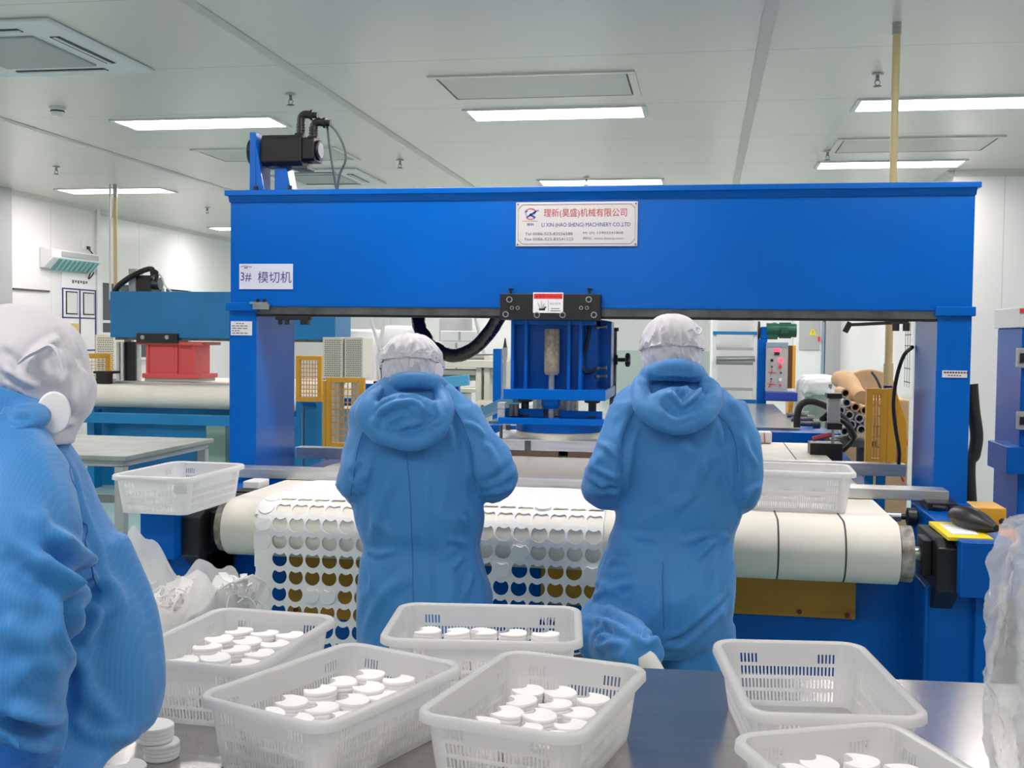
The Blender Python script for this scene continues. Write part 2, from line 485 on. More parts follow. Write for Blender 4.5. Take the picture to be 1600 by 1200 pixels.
def cassette(x0, x1, y0, y1, label):
    cx, cy = (x0 + x1) / 2, (y0 + y1) / 2
    t = thing('ceiling_air_conditioner', label, 'air conditioner', (cx, cy, CH))
    z0 = CH - 0.035
    b = MB().prism([(x0, y0), (x1, y0), (x1, y1), (x0, y1)], 2, z0 + 0.012, CH)
    b.build('casing', WHITEPAINT, t, bevel=0.012)
    gx = 0.24
    MB().box(x0 + gx, x1 - gx, y0 + gx, y1 - gx, z0, z0 + 0.014).build('intake_grille', GREYPAINT, t, bevel=0.01)
    for k in range(4):
        s = MB(); s2 = MB(); L = (x1 - x0) * 0.27; o = gx * 0.56
        if k == 0: s.box(x0 + o - 0.028, x0 + o + 0.028, cy - L, cy + L, z0 + 0.008, z0 + 0.013); s2.box(x0 + o - 0.008, x0 + o + 0.01, cy - L, cy + L, z0 + 0.004, z0 + 0.009)
        if k == 1: s.box(x1 - o - 0.028, x1 - o + 0.028, cy - L, cy + L, z0 + 0.008, z0 + 0.013); s2.box(x1 - o - 0.008, x1 - o + 0.01, cy - L, cy + L, z0 + 0.004, z0 + 0.009)
        if k == 2: s.box(cx - L, cx + L, y0 + o - 0.028, y0 + o + 0.028, z0 + 0.008, z0 + 0.013); s2.box(cx - L, cx + L, y0 + o - 0.008, y0 + o + 0.01, z0 + 0.004, z0 + 0.009)
        if k == 3: s.box(cx - L, cx + L, y1 - o - 0.028, y1 - o + 0.028, z0 + 0.008, z0 + 0.013); s2.box(cx - L, cx + L, y1 - o - 0.008, y1 - o + 0.01, z0 + 0.004, z0 + 0.009)
        a = s.build('air_outlet', BLACK, t); s2.build('louvre', WHITEPAINT, a)
    return t
cassette(-4.30, -3.25, 5.17, 6.28, 'large white ceiling cassette air conditioner in the upper left corner')
cassette(-4.30, -3.25, 10.15, 11.20, 'distant ceiling cassette air conditioner seen below the black motor')

# sprinklers, smoke detector ---------------------------------------------
def sprinkler(px, py, label):
    p = UZ(px, py, CH - 0.05)
    t = thing('sprinkler', label, 'sprinkler', (p.x, p.y, CH), 'ceiling sprinklers')
    MB().lathe([(0.035, CH - 0.004), (0.03, CH - 0.012), (0.012, CH - 0.014)], (p.x, p.y, 0), seg=16).build('escutcheon', STEEL, t, smooth=True)
    b = MB().lathe([(0.010, CH), (0.010, CH - 0.035), (0.013, CH - 0.04), (0.006, CH - 0.046)], (p.x, p.y, 0), seg=12)
    for s in (-1, 1):
        b.stube([(p.x + s * 0.010, p.y, CH - 0.042), (p.x + s * 0.016, p.y, CH - 0.056), (p.x + s * 0.003, p.y, CH - 0.072)], 0.003, 4, 6)
    b.build('body', STEEL, t, smooth=True)
    MB().lathe([(0.004, CH - 0.070), (0.024, CH - 0.074), (0.023, CH - 0.077), (0.004, CH - 0.079)], (p.x, p.y, 0), seg=16).build('deflector', DARKSTEEL, t)
sprinkler(454, 158, 'small sprinkler head hanging right of the ceiling lamp above the gantry motor')
sprinkler(88, 268, 'small sprinkler head hanging above the left wall, left of the thin pipe')
sprinkler(625, 258, 'small sprinkler head above the beam between the motor and the nameplate')
sprinkler(1371, 128, 'largest sprinkler head, left of the tan pipe near its top')
sprinkler(1293, 245, 'small sprinkler head at the left end of the lamp above the beam right end')
sprinkler(324, 330, 'small distant sprinkler head left of the gantry left end')
sprinkler(916, 285, 'tiny sprinkler head in front of the lamp hidden by the beam top edge')
p = UZ(90, 174, CH - 0.03)
t = thing('smoke_detector', 'round white smoke detector on the ceiling below the corner air conditioner', 'smoke detector', (p.x, p.y, CH))
MB().lathe([(0.055, CH), (0.055, CH - 0.018), (0.05, CH - 0.02)], (p.x, p.y, 0)).build('base', WHITEPAINT, t, smooth=True)
MB().lathe([(0.046, CH - 0.02), (0.046, CH - 0.045), (0.036, CH - 0.06), (0.01, CH - 0.062)], (p.x, p.y, 0)).build('sensor_head', WHITEPAINT, t, smooth=True)
MB().lathe([(0.047, CH - 0.026), (0.048, CH - 0.031), (0.047, CH - 0.036)], (p.x, p.y, 0)).build('slot_ring', BLACK, t, smooth=True)

# drop pipes from the ceiling --------------------------------------------
TAN = mat('tan plastic conduit', (222, 200, 146), 0.3)
t = thing('conduit_pipe', 'tan vertical pipe running from the ceiling down behind the gantry right side', 'pipe', (0.905, 5.82, 1.3))
MB().cyl((0.905, 5.82, 1.33), (0.905, 5.82, CH), 0.019).build('pipe', TAN, t, smooth=True)
MB().cyl((0.905, 5.82, CH - 0.06), (0.905, 5.82, CH), 0.022).build('ceiling_collar', STEEL, t, smooth=True)
MB().cyl((0.905, 5.82, 1.33), (0.905, 5.82, 1.44), 0.024).build('coupling', TAN, t, smooth=True)
v = MB(); v.cyl((0.905, 5.82, 1.27), (0.905, 5.82, 1.33), 0.022); v.ball((0.90, 5.80, 1.245), 0.035, 0.03, 0.03); v.cyl((0.90, 5.8, 1.13), (0.90, 5.8, 1.24), 0.028)
v.build('valve', mat('dark blue valve', (20, 52, 128), 0.4), t, smooth=True)
MB().stube([(0.89, 5.78, 1.26), (0.84, 5.74, 1.36), (0.81, 5.72, 1.40)], 0.006, 5, 8).build('valve_lever', DARKSTEEL, t, smooth=True)
MB().stube([(0.92, 5.79, 1.30), (0.96, 5.76, 1.12), (0.99, 5.75, 1.05), (0.95, 5.75, 0.95), (0.98, 5.75, 0.86)], 0.006, 6, 8).build('red_air_hose', SIGNRED, t, smooth=True)
t = thing('conduit_pipe', 'thin pale vertical pipe from the ceiling to the smaller blue press at left', 'pipe', (-6.2, 11.03, 2.0))
MB().cyl((-6.17, 11.03, 1.90), (-6.17, 11.03, CH - 0.10), 0.02).build('pipe', TAN, t, smooth=True)
MB().cyl((-6.23, 11.03, 1.90), (-6.23, 11.03, CH), 0.012).build('side_pipe', WHITEPAINT, t, smooth=True)
MB().cyl((-6.17, 11.03, CH - 0.14), (-6.17, 11.03, CH), 0.024).build('ceiling_collar', STEEL, t, smooth=True)

# things on the left wall -------------------------------------------------
LX = -7.62
t = thing('insect_killer_lamp', 'white wall box with teal louvres and trailing cord on the left wall', 'wall unit', (LX, 12.4, 2.3))
MB().prism([(LX, 2.54), (LX + 0.17, 2.52), (LX + 0.17, 2.42), (LX + 0.06, 2.30), (LX, 2.30)], 1, 11.92, 12.98).build('casing', WHITEPAINT, t, bevel=0.01)
g = MB(); g.prism([(LX + 0.172, 2.405), (LX + 0.065, 2.285), (LX + 0.055, 2.295), (LX + 0.165, 2.415)], 1, 12.06, 12.92)
g.build('louvre_panel', TEAL, t)
for k in range(8):
    y = 12.12 + k * 0.1
    MB().prism([(LX + 0.182, 2.40), (LX + 0.075, 2.28), (LX + 0.068, 2.285), (LX + 0.175, 2.405)], 1, y, y + 0.03).build('louvre', mat('pale teal slat', (150, 190, 192), 0.4) if k == 0 else bpy.data.materials['pale teal slat'], t)
c = MB(); c.prism([(LX + 0.172, 2.50), (LX + 0.172, 2.44), (LX + 0.18, 2.44), (LX + 0.18, 2.50)], 1, 12.1, 12.9)
c.build('front_strip', GREYPAINT, t)
MB().stube([(LX + 0.02, 12.93, 2.60), (LX + 0.05, 12.99, 2.52), (LX + 0.06, 12.95, 2.40), (LX + 0.05, 13.0, 2.30), (LX + 0.03, 12.92, 2.22), (LX + 0.05, 12.96, 2.34)], 0.008, 6, 8).build('cord', INKBLACK, t, smooth=True)
t = thing('wall_socket', 'white wall socket with black plug above the louvred wall unit', 'socket', (LX, 12.9, 2.6))
MB().box(LX, LX + 0.014, 12.80, 12.92, 2.58, 2.70).build('face_plate', PAPER, t, bevel=0.004)
MB().box(LX + 0.014, LX + 0.045, 12.90, 12.95, 2.585, 2.625).build('plug', BLACK, t, bevel=0.006)
t = thing('notice_board', 'white notice board with two framed sheets and blue borders on the left wall', 'notice board', (LX + 0.006, 12.75, 0.85))
MB().box(LX + 0.001, LX + 0.012, 12.36, 13.12, 0.85, 2.28).build('board', PAPER, t)
fr = MB()
for y in (12.37, 12.745, 13.105): fr.box(LX + 0.012, LX + 0.018, y - 0.012, y + 0.012, 0.9, 2.08)
for z in (2.08, 1.73, 1.33): fr.box(LX + 0.012, LX + 0.017, 12.36, 13.12, z - 0.008, z + 0.008)
fr.build('border', INKNAVY, t)
for y in (12.44, 12.82):
    s = MB().box(LX + 0.012, LX + 0.02, y, y + 0.25, 1.77, 2.05).build('framed_sheet', BLACK, t)
    MB().box(LX + 0.02, LX + 0.022, y + 0.015, y + 0.235, 1.785, 2.035).build('sheet', LABEL, s)
MB().box(LX + 0.012, LX + 0.016, 12.40, 12.73, 1.43, 1.66).build('yellow_notice', mat('yellow paper', (214, 188, 120), 0.6), t)
hl = MB()
for k, y in enumerate((12.58, 12.64, 12.70, 12.76, 12.82, 12.88)): hl.box(LX + 0.012, LX + 0.014, y, y + 0.04, 2.15 + 0.01 * (k % 2), 2.19)
hl.build('heading', INKGREY, t)
t = one('door_hook', 'short dark bar on the left wall above the white cap of the nearest worker', 'bar', MB().box(LX, LX + 0.02, 11.4, 12.1, 2.02, 2.04), DARKSTEEL)
# ------------------------------------------------------------------ the blue gantry
GY = 4.65
def rp(x0, y0, x1, y1, Y):
    """photo rectangle -> x0, x1, z0, z1 on the plane y = Y"""
    a, b = UY(x0, y0, Y), UY(x1, y1, Y)
    c, d = UY(x0, y1, Y), UY(x1, y0, Y)
    return ((a.x + c.x) / 2, (b.x + d.x) / 2, (b.z + c.z) / 2, (a.z + d.z) / 2)

gantry = thing('gantry', 'large bright blue gantry with white nameplate spanning the cream conveyor', 'machine frame', (-0.51, 4.9, 0))
b = MB().box(-2.057, 1.034, GY, 5.13, 1.672, 2.155)
b.build('beam', BLUE, gantry, bevel=0.004)
b = MB().box(-2.075, 1.052, GY - 0.022, 5.15, 2.153, 2.176); b.prism([(GY - 0.004, 2.125), (GY, 2.125), (GY, 2.153), (GY - 0.02, 2.153)], 0, -2.06, 1.037)
b.build('top_flange', BLUE, gantry, bevel=0.003)
for s, (x0, x1) in enumerate(((-2.062, -1.937), (0.905, 1.034))):
    c = MB().box(x0, x1, GY, 5.12, 0.0, 1.672)
    c.box(x0 - 0.012, x1 + 0.012, GY - 0.012, 5.13, 1.652, 1.690)
    c.box(x0 - 0.012, x1 + 0.012, GY - 0.014, 5.13, 0.895, 0.912)
    col = c.build('column', BLUE, gantry, bevel=0.004)
    if s == 0:
        x = rp(361, 502, 394, 524, GY)
        l = MB().box(x[0], x[1], GY - 0.003, GY - 0.0002, x[2], x[3]).build('data_label', LABEL, col)
        tx = MB()
        for k in range(5):
            z = x[3] - 0.010 - k * 0.0105
            n = 3 + (k * 2) % 3
            q = x[0] + (0.026 if k == 0 else 0.006)
            for j in range(n):
                L = 0.009 + 0.006 * ((j * 3 + k) % 3)
                if q + L < x[1] - 0.004: tx.box(q, q + L, GY - 0.0036, GY - 0.003, z - 0.0016, z + 0.0016)
                q += L + 0.004
        tx.build('lettering', INKBLACK, col)
    else:
        x = rp(1472, 579, 1511, 590, GY)
        l = MB().box(x[0], x[1], GY - 0.003, GY - 0.0002, x[2], x[3]).build('small_label', LABEL, col)
        tx = MB()
        for k in range(9): tx.box(x[0] + 0.006 + k * 0.0105, x[0] + 0.014 + k * 0.0105, GY - 0.0036, GY - 0.003, x[3] - 0.011, x[3] - 0.005)
        for k in range(5): tx.box(x[0] + 0.022 + k * 0.0105, x[0] + 0.029 + k * 0.0105, GY - 0.0036, GY - 0.003, x[2] + 0.006, x[2] + 0.010)
        tx.build('lettering', INKBLACK, col)
b = MB().box(-1.94, 0.905, GY + 0.005, GY + 0.06, 1.640, 1.672); b.box(-1.94, 0.905, GY + 0.40, GY + 0.46, 1.640, 1.672)
b.build('guide_rail', DARKSTEEL, gantry)
MB().box(-1.93, 0.90, GY + 0.012, GY + 0.05, 1.630, 1.640).build('rail_strip', BLACK, gantry)
b = MB().box(-1.945, -1.87, GY - 0.02, GY, 1.66, 1.685); b.box(-1.96, -1.88, GY - 0.016, GY, 1.683, 1.692); b.build('end_stop', STEEL, gantry)
b = MB()
for x in (-1.925, -1.895): b.cyl((x, GY - 0.01, 1.69), (x, GY - 0.01, 1.705), 0.008, 10)
b.build('stop_bolt', BLACK, gantry)
b = MB().box(-1.85, -1.69, GY + 0.005, GY + 0.03, 1.615, 1.632)
for x in (-1.83, -1.80): b.cyl((x, GY + 0.015, 1.595), (x, GY + 0.015, 1.62), 0.010, 12)
b.box(-1.735, -1.70, GY, GY + 0.03, 1.594, 1.632)
b.build('limit_sensor', BLACK, gantry, bevel=0.002)
b = MB().bar((0.575, GY + 0.02, 1.615), (0.80, GY + 0.02, 1.628), 0.015, 0.013)
b.bar((0.575, GY + 0.02, 1.625), (0.555, GY + 0.02, 1.585), 0.018, 0.022)
for x in (0.75, 0.79): b.cyl((x, GY + 0.015, 1.592), (x, GY + 0.015, 1.625), 0.014, 12)
b.build('inspection_lamp', BLACK, gantry, bevel=0.002)

# nameplate with its lettering and mark
x0, x1, z0, z1 = -0.787, -0.280, 1.930, 2.113
pl = MB().box(x0, x1, GY - 0.006, GY - 0.0002, z0, z1).build('nameplate', PLATE, gantry, bevel=0.0015)
cx = (x0 + x1) / 2; py = GY - 0.0068
ln = MB(); e = 0.010; c = 0.018; q = 0.0014
a0, a1, b0, b1 = x0 + e, x1 - e, z0 + e, z1 - e
oct_ = [(a0 + c, b0), (a1 - c, b0), (a1, b0 + c), (a1, b1 - c), (a1 - c, b1), (a0 + c, b1), (a0, b1 - c), (a0, b0 + c)]
for i in range(8):
    p, r = oct_[i], oct_[(i + 1) % 8]
    ln.bar((p[0], py + 0.0004, p[1]), (r[0], py + 0.0004, r[1]), 0.0006, 0.0022)
ln.build('border_line', INKGREY, pl)
sc = MB()
for sx in (x0 + 0.008, x1 - 0.008):
    for sz in (z0 + 0.008, z1 - 0.008): sc.cyl((sx, GY - 0.0085, sz), (sx, GY - 0.006, sz), 0.0035, 10)
sc.build('screw', DARKSTEEL, pl)
W = x1 - x0; Hh = z1 - z0
def np_(u, v): return (x0 + u * W, py, z0 + v * Hh)
text('lettering', '理新(昊盛)机械有限公司', np_(0.572, 0.745), 0.040, INKRED, pl, width=0.345)
text('lettering', 'LI XIN (HAO SHENG) MACHINERY CO.,LTD', np_(0.578, 0.475), 0.0215, INKBLUE, pl, width=0.368)
text('lettering', 'Tel 0086-523-83556588', np_(0.275, 0.285), 0.0115, INKGREY, pl, width=0.200)
text('lettering', 'Fax 0086-523-83541222', np_(0.278, 0.165), 0.0115, INKGREY, pl, width=0.204)
text('lettering', 'M: (0) 13902241868', np_(0.722, 0.295), 0.0125, INKGREY, pl, width=0.165)
text('lettering', '网址: www.lixinxj.com', np_(0.722, 0.175), 0.0125, INKGREY, pl, width=0.165)
text('lettering', '理新', np_(0.122, 0.50), 0.012, INKBLUE, pl, width=0.030)
lg = MB(); c0 = np_(0.122, 0.735)
arc = [(c0[0] + 0.026 * math.cos(t), py, c0[2] + 0.022 * math.sin(t)) for t in np.linspace(0.5, 2.9, 14)]
for i in range(13): lg.bar(arc[i], arc[i + 1], 0.0006, 0.0045 - 0.0002 * i)
arc = [(c0[0] + 0.026 * math.cos(t), py, c0[2] + 0.022 * math.sin(t)) for t in np.linspace(3.9, 5.6, 10)]
for i in range(9): lg.bar(arc[i], arc[i + 1], 0.0006, 0.003)
lg.build('logo_arc', INKRED, pl)
lg = MB()
for p, r, wd in (((-0.022, 0.010), (-0.014, -0.010), 0.008), ((-0.016, -0.014), (0.020, 0.010), 0.006), ((-0.004, 0.000), (0.020, -0.016), 0.008), ((0.018, 0.010), (0.034, 0.016), 0.003), ((-0.024, 0.011), (-0.012, 0.011), 0.004), ((0.012, 0.0), (0.022, 0.010), 0.006)):
    lg.bar((c0[0] + p[0], py - 0.0003, c0[2] + p[1]), (c0[0] + r[0], py - 0.0003, c0[2] + r[1]), 0.0006, wd)
lg.build('logo_mark', INKBLUE, pl)
lg = MB().bar((c0[0] - 0.036, py, c0[2] - 0.029), (c0[0] + 0.030, py, c0[2] - 0.029), 0.0006, 0.0015); lg.build('logo_line', mat('orange line', (214, 150, 70), 0.5), pl)

# number sign at the left end
x0, x1, z0, z1 = -2.014, -1.768, 1.748, 1.858
sg = MB().box(x0, x1, GY - 0.003, GY - 0.0002, z0, z1).build('number_sign', mat('pale lilac sign', (206, 208, 226), 0.5), gantry)
text('lettering', '3#', (x0 + 0.031, GY - 0.0036, z0 + 0.053), 0.040, INKNAVY, sg, width=0.050)
text('lettering', '模切机', (x0 + 0.163, GY - 0.0036, z0 + 0.052), 0.050, INKNAVY, sg, width=0.154)
tx = MB()
for k in range(6): tx.box(x0 + 0.008 + k * 0.0085, x0 + 0.0145 + k * 0.0085, GY - 0.0036, GY - 0.003, z1 - 0.013 + 0.0015 * math.sin(k), z1 - 0.010 + 0.0015 * math.sin(k))
for k in range(2): tx.box(x0 + 0.024 + k * 0.008, x0 + 0.030 + k * 0.008, GY - 0.0036, GY - 0.003, z1 - 0.020, z1 - 0.015)
tx.build('small_print', INKBLACK, sg)

# motor on top -------------------------------------------------------------
MY = 4.86
mt = thing('servo_motor', 'black motor with two cable plugs on a blue bracket atop the gantry left end', 'motor', (-1.85, MY, 2.176))
x = rp(405, 296, 445, 299, GY + 0.02)
MB().box(-2.03, -1.80, MY - 0.12, MY + 0.12, 2.176, 2.192).build('base_plate', BLUE, mt, bevel=0.003)
br = MB()
a, c_ = UY(404, 296, MY), UY(419, 296, MY); tp, tq = UY(403, 212, MY), UY(413, 212, MY)
# side plate: narrow at the top, flaring foot
pts = [(MY - 0.085, 2.192), (MY + 0.085, 2.192), (MY + 0.085, tp.z), (MY - 0.085, tp.z)]
br.prism(pts, 0, tp.x - 0.004, tp.x + 0.026)
br.prism([(tp.x + 0.026, 2.192), (tp.x + 0.062, 2.192), (tp.x + 0.05, 2.26), (tp.x + 0.034, 2.36), (tp.x + 0.026, 2.40)], 1, MY - 0.085, MY - 0.07)
br.build('bracket', BLUE, mt, bevel=0.002)
m0, m1, mz0, mz1 = rp(417, 214, 479, 262, MY)
pz = MB(); xs = rp(434, 262, 456, 297, MY)
pz.prism([(xs[0], mz0 - 0.005), (xs[1] - 0.01, mz0 - 0.005), (xs[1] + 0.012, 2.192), (xs[0], 2.192)], 1, MY - 0.04, MY + 0.05)
pz.build('support_post', BLUE, mt, bevel=0.003)
md = MB().prism([(MY - 0.07, mz0 + 0.018), (MY - 0.055, mz0), (MY + 0.055, mz0), (MY + 0.07, mz0 + 0.018), (MY + 0.07, mz1 - 0.018), (MY + 0.055, mz1), (MY - 0.055, mz1), (MY - 0.07, mz1 - 0.018)], 0, m0, m1)
md.build('motor_body', BLACK, mt, bevel=0.004)
n0, n1, nz0, nz1 = rp(479, 217, 501, 254, MY)
md = MB().prism([(MY - 0.058, nz0 + 0.01), (MY - 0.045, nz0), (MY + 0.045, nz0), (MY + 0.058, nz0 + 0.01), (MY + 0.058, nz1 - 0.01), (MY + 0.045, nz1), (MY - 0.045, nz1), (MY - 0.058, nz1 - 0.01)], 0, n0, n1 - 0.012)
md.cyl((n1 - 0.012, MY, (nz0 + nz1) / 2), (n1, MY, (nz0 + nz1) / 2), 0.045, 20)
eb = md.build('encoder_housing', BLACK, mt, bevel=0.003)
MB().cyl((n1, MY, (nz0 + nz1) / 2), (n1 + 0.003, MY, (nz0 + nz1) / 2), 0.034, 20).build('round_cap', GREYPAINT, eb)
MB().box(m1 - 0.05, m1 + 0.02, MY - 0.05, MY + 0.05, mz0 - 0.014, mz0 + 0.004).build('foot_clamp', DARKSTEEL, mt, bevel=0.002)
MB().lathe([(0.06, tp.x - 0.03), (0.062, tp.x - 0.006)], (0, MY, (mz0 + mz1) / 2), axis=0).build('pulley', BLACK, mt, smooth=True)
for (bx, by, ex, ey, cab) in ((470, 213, 487, 180, [(500, 186), (521, 200), (536, 226), (540, 250), (531, 272), (527, 298)]), (490, 218, 507, 192, [(512, 200), (515, 230), (520, 262), (526, 298)])):
    a, e_ = UY(bx, by, MY), UY(ex, ey, MY)
    MB().box(a.x - 0.022, a.x + 0.022, MY - 0.022, MY + 0.022, a.z - 0.006, a.z + 0.012).build('plug_base', BLACK, mt, bevel=0.002)
    k = MB().cyl((a.x, MY, a.z), (a.x, MY, e_.z - 0.025), 0.017, 14)
    for h in range(4): k.cyl((a.x, MY, a.z + 0.012 + h * 0.012), (a.x, MY, a.z + 0.018 + h * 0.012), 0.0205, 14)
    k.stube([(a.x, MY, e_.z - 0.03, 0.018), (a.x + 0.004, MY, e_.z - 0.008, 0.018), (a.x + 0.02, MY, e_.z + 0.004, 0.018), (e_.x, MY, e_.z, 0.018)], 0.018, 5, 14)
    k.cyl((e_.x - 0.004, MY, e_.z), (e_.x + 0.008, MY, e_.z), 0.024, 14); k.cyl((e_.x + 0.006, MY, e_.z), (e_.x + 0.028, MY, e_.z - 0.002), 0.014, 12)
    plg = k.build('cable_plug', BLACK, mt, smooth=True)
    q = [(e_.x + 0.02, MY, e_.z)] + [tuple(UY(*p_, MY + 0.02)) for p_ in cab]
    MB().stube(q, 0.005, 6, 8).build('cable', mat('grey cable', (70, 84, 82), 0.5) if cab[0][0] == 500 else bpy.data.materials['grey cable'], plg, smooth=True)
b = MB()
for x in (-1.99, -1.83): b.cyl((x, MY - 0.09, 2.19), (x, MY - 0.09, 2.212), 0.011, 8)
b.build('bolt', BLACK, mt)

# ------------------------------------------------------------------ press head hanging on the beam
HY = 4.60
hd = thing('press_head', 'blue press head with black clamp plate and round base hanging under the gantry beam', 'press head', (-0.6, 4.9, 1.0))
x0, x1, z0, z1 = rp(781, 459, 938, 500, HY)
cp_ = MB().box(x0, x1, HY, GY - 0.002, z0, z1); cp_.box(x0, x1, GY - 0.002, GY + 0.5, z0, 1.628)
cp_ = cp_.build('clamp_plate', BLACK, hd, bevel=0.003)
for (px_, py_, r) in ((796, 468, .013), (920, 468, .013), (800, 481, .008), (809, 481, .008), (908, 481, .008), (917, 481, .008), (790, 491, .013), (839, 492, .013), (879, 492, .013), (928, 492, .013)):
    p = UY(px_, py_, HY)
    rg = MB().lathe([(r, HY), (r, HY - 0.005), (r * 0.72, HY - 0.005), (r * 0.7, HY)], (p.x, 0, p.z), axis=1, seg=16)
    bl = MB().cyl((p.x, HY - 0.003, p.z), (p.x, HY, p.z), r * 0.62, 12)
    rg.build('bolt_collar', STEEL, cp_, smooth=True); bl.build('bolt_head', BLACK, cp_)
for px_ in (798, 921):
    p = UY(px_, 459, HY + 0.02)
    MB().cyl((p.x, HY + 0.02, p.z), (p.x, HY + 0.02, p.z + 0.022), 0.006, 10).cyl((p.x, HY + 0.02, p.z + 0.014), (p.x, HY + 0.02, p.z + 0.022), 0.011, 8).build('oil_nipple', BLACK, cp_)
y0_, y1_, lz0, lz1 = rp(833, 457, 880, 489, HY)
wl = MB().box(y0_, y1_, HY - 0.002, HY, lz0, lz1).build('warning_label', PAPER, hd)
e = 0.003; LH = lz1 - lz0; LW = y1_ - y0_
MB().box(y0_ + e, y1_ - e, HY - 0.0026, HY - 0.002, lz1 - LH * 0.31, lz1 - LH * 0.06).build('red_band', SIGNRED, wl)
text('lettering', '▲ 警告 WARNING', ((y0_ + y1_) / 2, HY - 0.0031, lz1 - LH * 0.185), 0.010, mat('dark red print', (140, 22, 26), 0.5), wl, width=LW * 0.86)
text('lettering', '当心压手', (y0_ + LW * 0.74, HY - 0.0027, lz0 + LH * 0.46), 0.009, INKGREY, wl, width=LW * 0.36)
pk = MB().box(y0_ + LW * 0.5, y0_ + LW * 0.51, HY - 0.0026, HY - 0.002, lz0 + LH * 0.06, lz1 - LH * 0.36)
for (u0, v0, u1, v1, wd) in ((.16, .50, .25, .20, .007), (.28, .58, .29, .24, .006), (.38, .46, .32, .22, .005), (.44, .30, .34, .18, .005), (.20, .17, .40, .17, .008)):
    pk.bar((y0_ + u0 * LW, HY - 0.0023, lz0 + v0 * LH), (y0_ + u1 * LW, HY - 0.0023, lz0 + v1 * LH), 0.0006, wd)
for k in range(2): pk.box(y0_ + LW * (.58 if k else .60), y0_ + LW * (.92 if k else .88), HY - 0.0026, HY - 0.002, lz0 + LH * (.2 - .11 * k), lz0 + LH * (.2 - .11 * k) + 0.0025)
pk.build('pictogram', INKBLACK, wl)
# housing
FY = 4.68
h0, h1, hz0, hz1 = rp(798, 500, 909, 610, FY)
BX1 = UY(943, 550, FY + 0.45).x
hs = MB()
hs.box(h0, h1, FY + 0.06, FY + 0.075, hz0, hz1)                # set-back front plate
for px_ in (798, 819, 886, 904):
    xx = UY(px_, 550, FY).x
    hs.box(xx, xx + 0.014, FY, FY + 0.30, hz0, hz1)
hs.box(h0, h1 + 0.10, FY + 0.28, FY + 0.42, hz0, hz1)
hs.box(h1, BX1, FY + 0.10, FY + 0.30, hz0, hz1)
hs.box(h0, BX1, FY + 0.01, FY + 0.44, hz1 - 0.02, hz1)
hs.build('housing', BLUE, hd, bevel=0.002)
c0, c1, cz0, cz1 = rp(849, 514, 873, 586, FY - 0.02)
cxm = (c0 + c1) / 2; r = (c1 - c0) / 2
MB().lathe([(r * 0.94, cz1), (r, cz1 - 0.008), (r, cz0 + 0.12), (r * 0.95, cz0 + 0.115), (r, cz0 + 0.108), (r, cz0 + 0.01), (r * 0.8, cz0)], (cxm, FY + 0.01, 0), seg=24).build('air_cylinder', CAST, hd, smooth=True)
pb = UY(861, 664, FY)
MB().cyl((cxm, FY + 0.01, pb.z), (cxm, FY + 0.01, cz0 + 0.01), r * 0.42).build('piston_rod', STEEL, hd, smooth=True)
f0, f1, fz0, fz1 = rp(790, 608, 948, 624, FY)
MB().box(f0, f1, FY - 0.06, FY + 0.44, fz0, fz1).build('flange_plate', BLUE, hd, bevel=0.003)
g0, g1, gz0, gz1 = rp(848, 624, 875, 636, FY - 0.03)
MB().lathe([(0.042, gz1), (0.042, gz0 + 0.006), (0.028, gz0 - 0.004), (0.026, gz0 - 0.01)], (cxm, FY + 0.01, 0), seg=20).build('gland', BLUE, hd, smooth=True)
lz0_ = UY(860, 652, FY).z
for px_ in (818, 924):
    xx = UY(px_, 640, FY).x
    g = MB().cyl((xx, FY + 0.04, lz0_), (xx, FY + 0.04, fz0), 0.017)
    g.lathe([(0.034, fz0), (0.034, fz0 - 0.012), (0.022, fz0 - 0.016)], (xx, FY + 0.04, 0), seg=16)
    g.lathe([(0.028, lz0_ + 0.008), (0.028, lz0_)], (xx, FY + 0.04, 0), seg=16)
    g.build('guide_column', BLACK, hd, smooth=True)
xx = UY(868, 640, FY + 0.2).x
MB().lathe([(0.10, fz0), (0.10, lz0_)], (xx, FY + 0.2, 0), seg=36).build('main_ram', STEEL, hd, smooth=True)
p0, p1, pz0, pz1 = rp(778, 654, 946, 661, FY - 0.04)
b = MB().box(p0, p1, FY - 0.04, FY + 0.40, pz0 - 0.008, pz1)
b.box(p0 + 0.02, cxm - 0.035, FY + 0.02, FY + 0.05, pz1, pz1 + 0.035); b.box(cxm + 0.035, p1 - 0.02, FY + 0.02, FY + 0.05, pz1, pz1 + 0.03)
b.build('lower_plate', BLUE, hd, bevel=0.002)
d0, d1, dz0, dz1 = rp(799, 661, 936, 677, FY)
dxm = (d0 + d1) / 2; dr = (d1 - d0) / 2 + 0.005
MB().lathe([(dr, pz0 - 0.006), (dr, dz0)], (dxm, FY + dr - 0.02, 0), seg=48).build('round_base', BLUE, hd, smooth=True)
dz2 = UY(866, 687, FY).z
MB().lathe([(dr - 0.004, dz0), (dr, dz0 - 0.004), (dr, dz2)], (dxm, FY + dr - 0.02, 0), seg=48).build('base_ring', CREAM, hd, smooth=True)
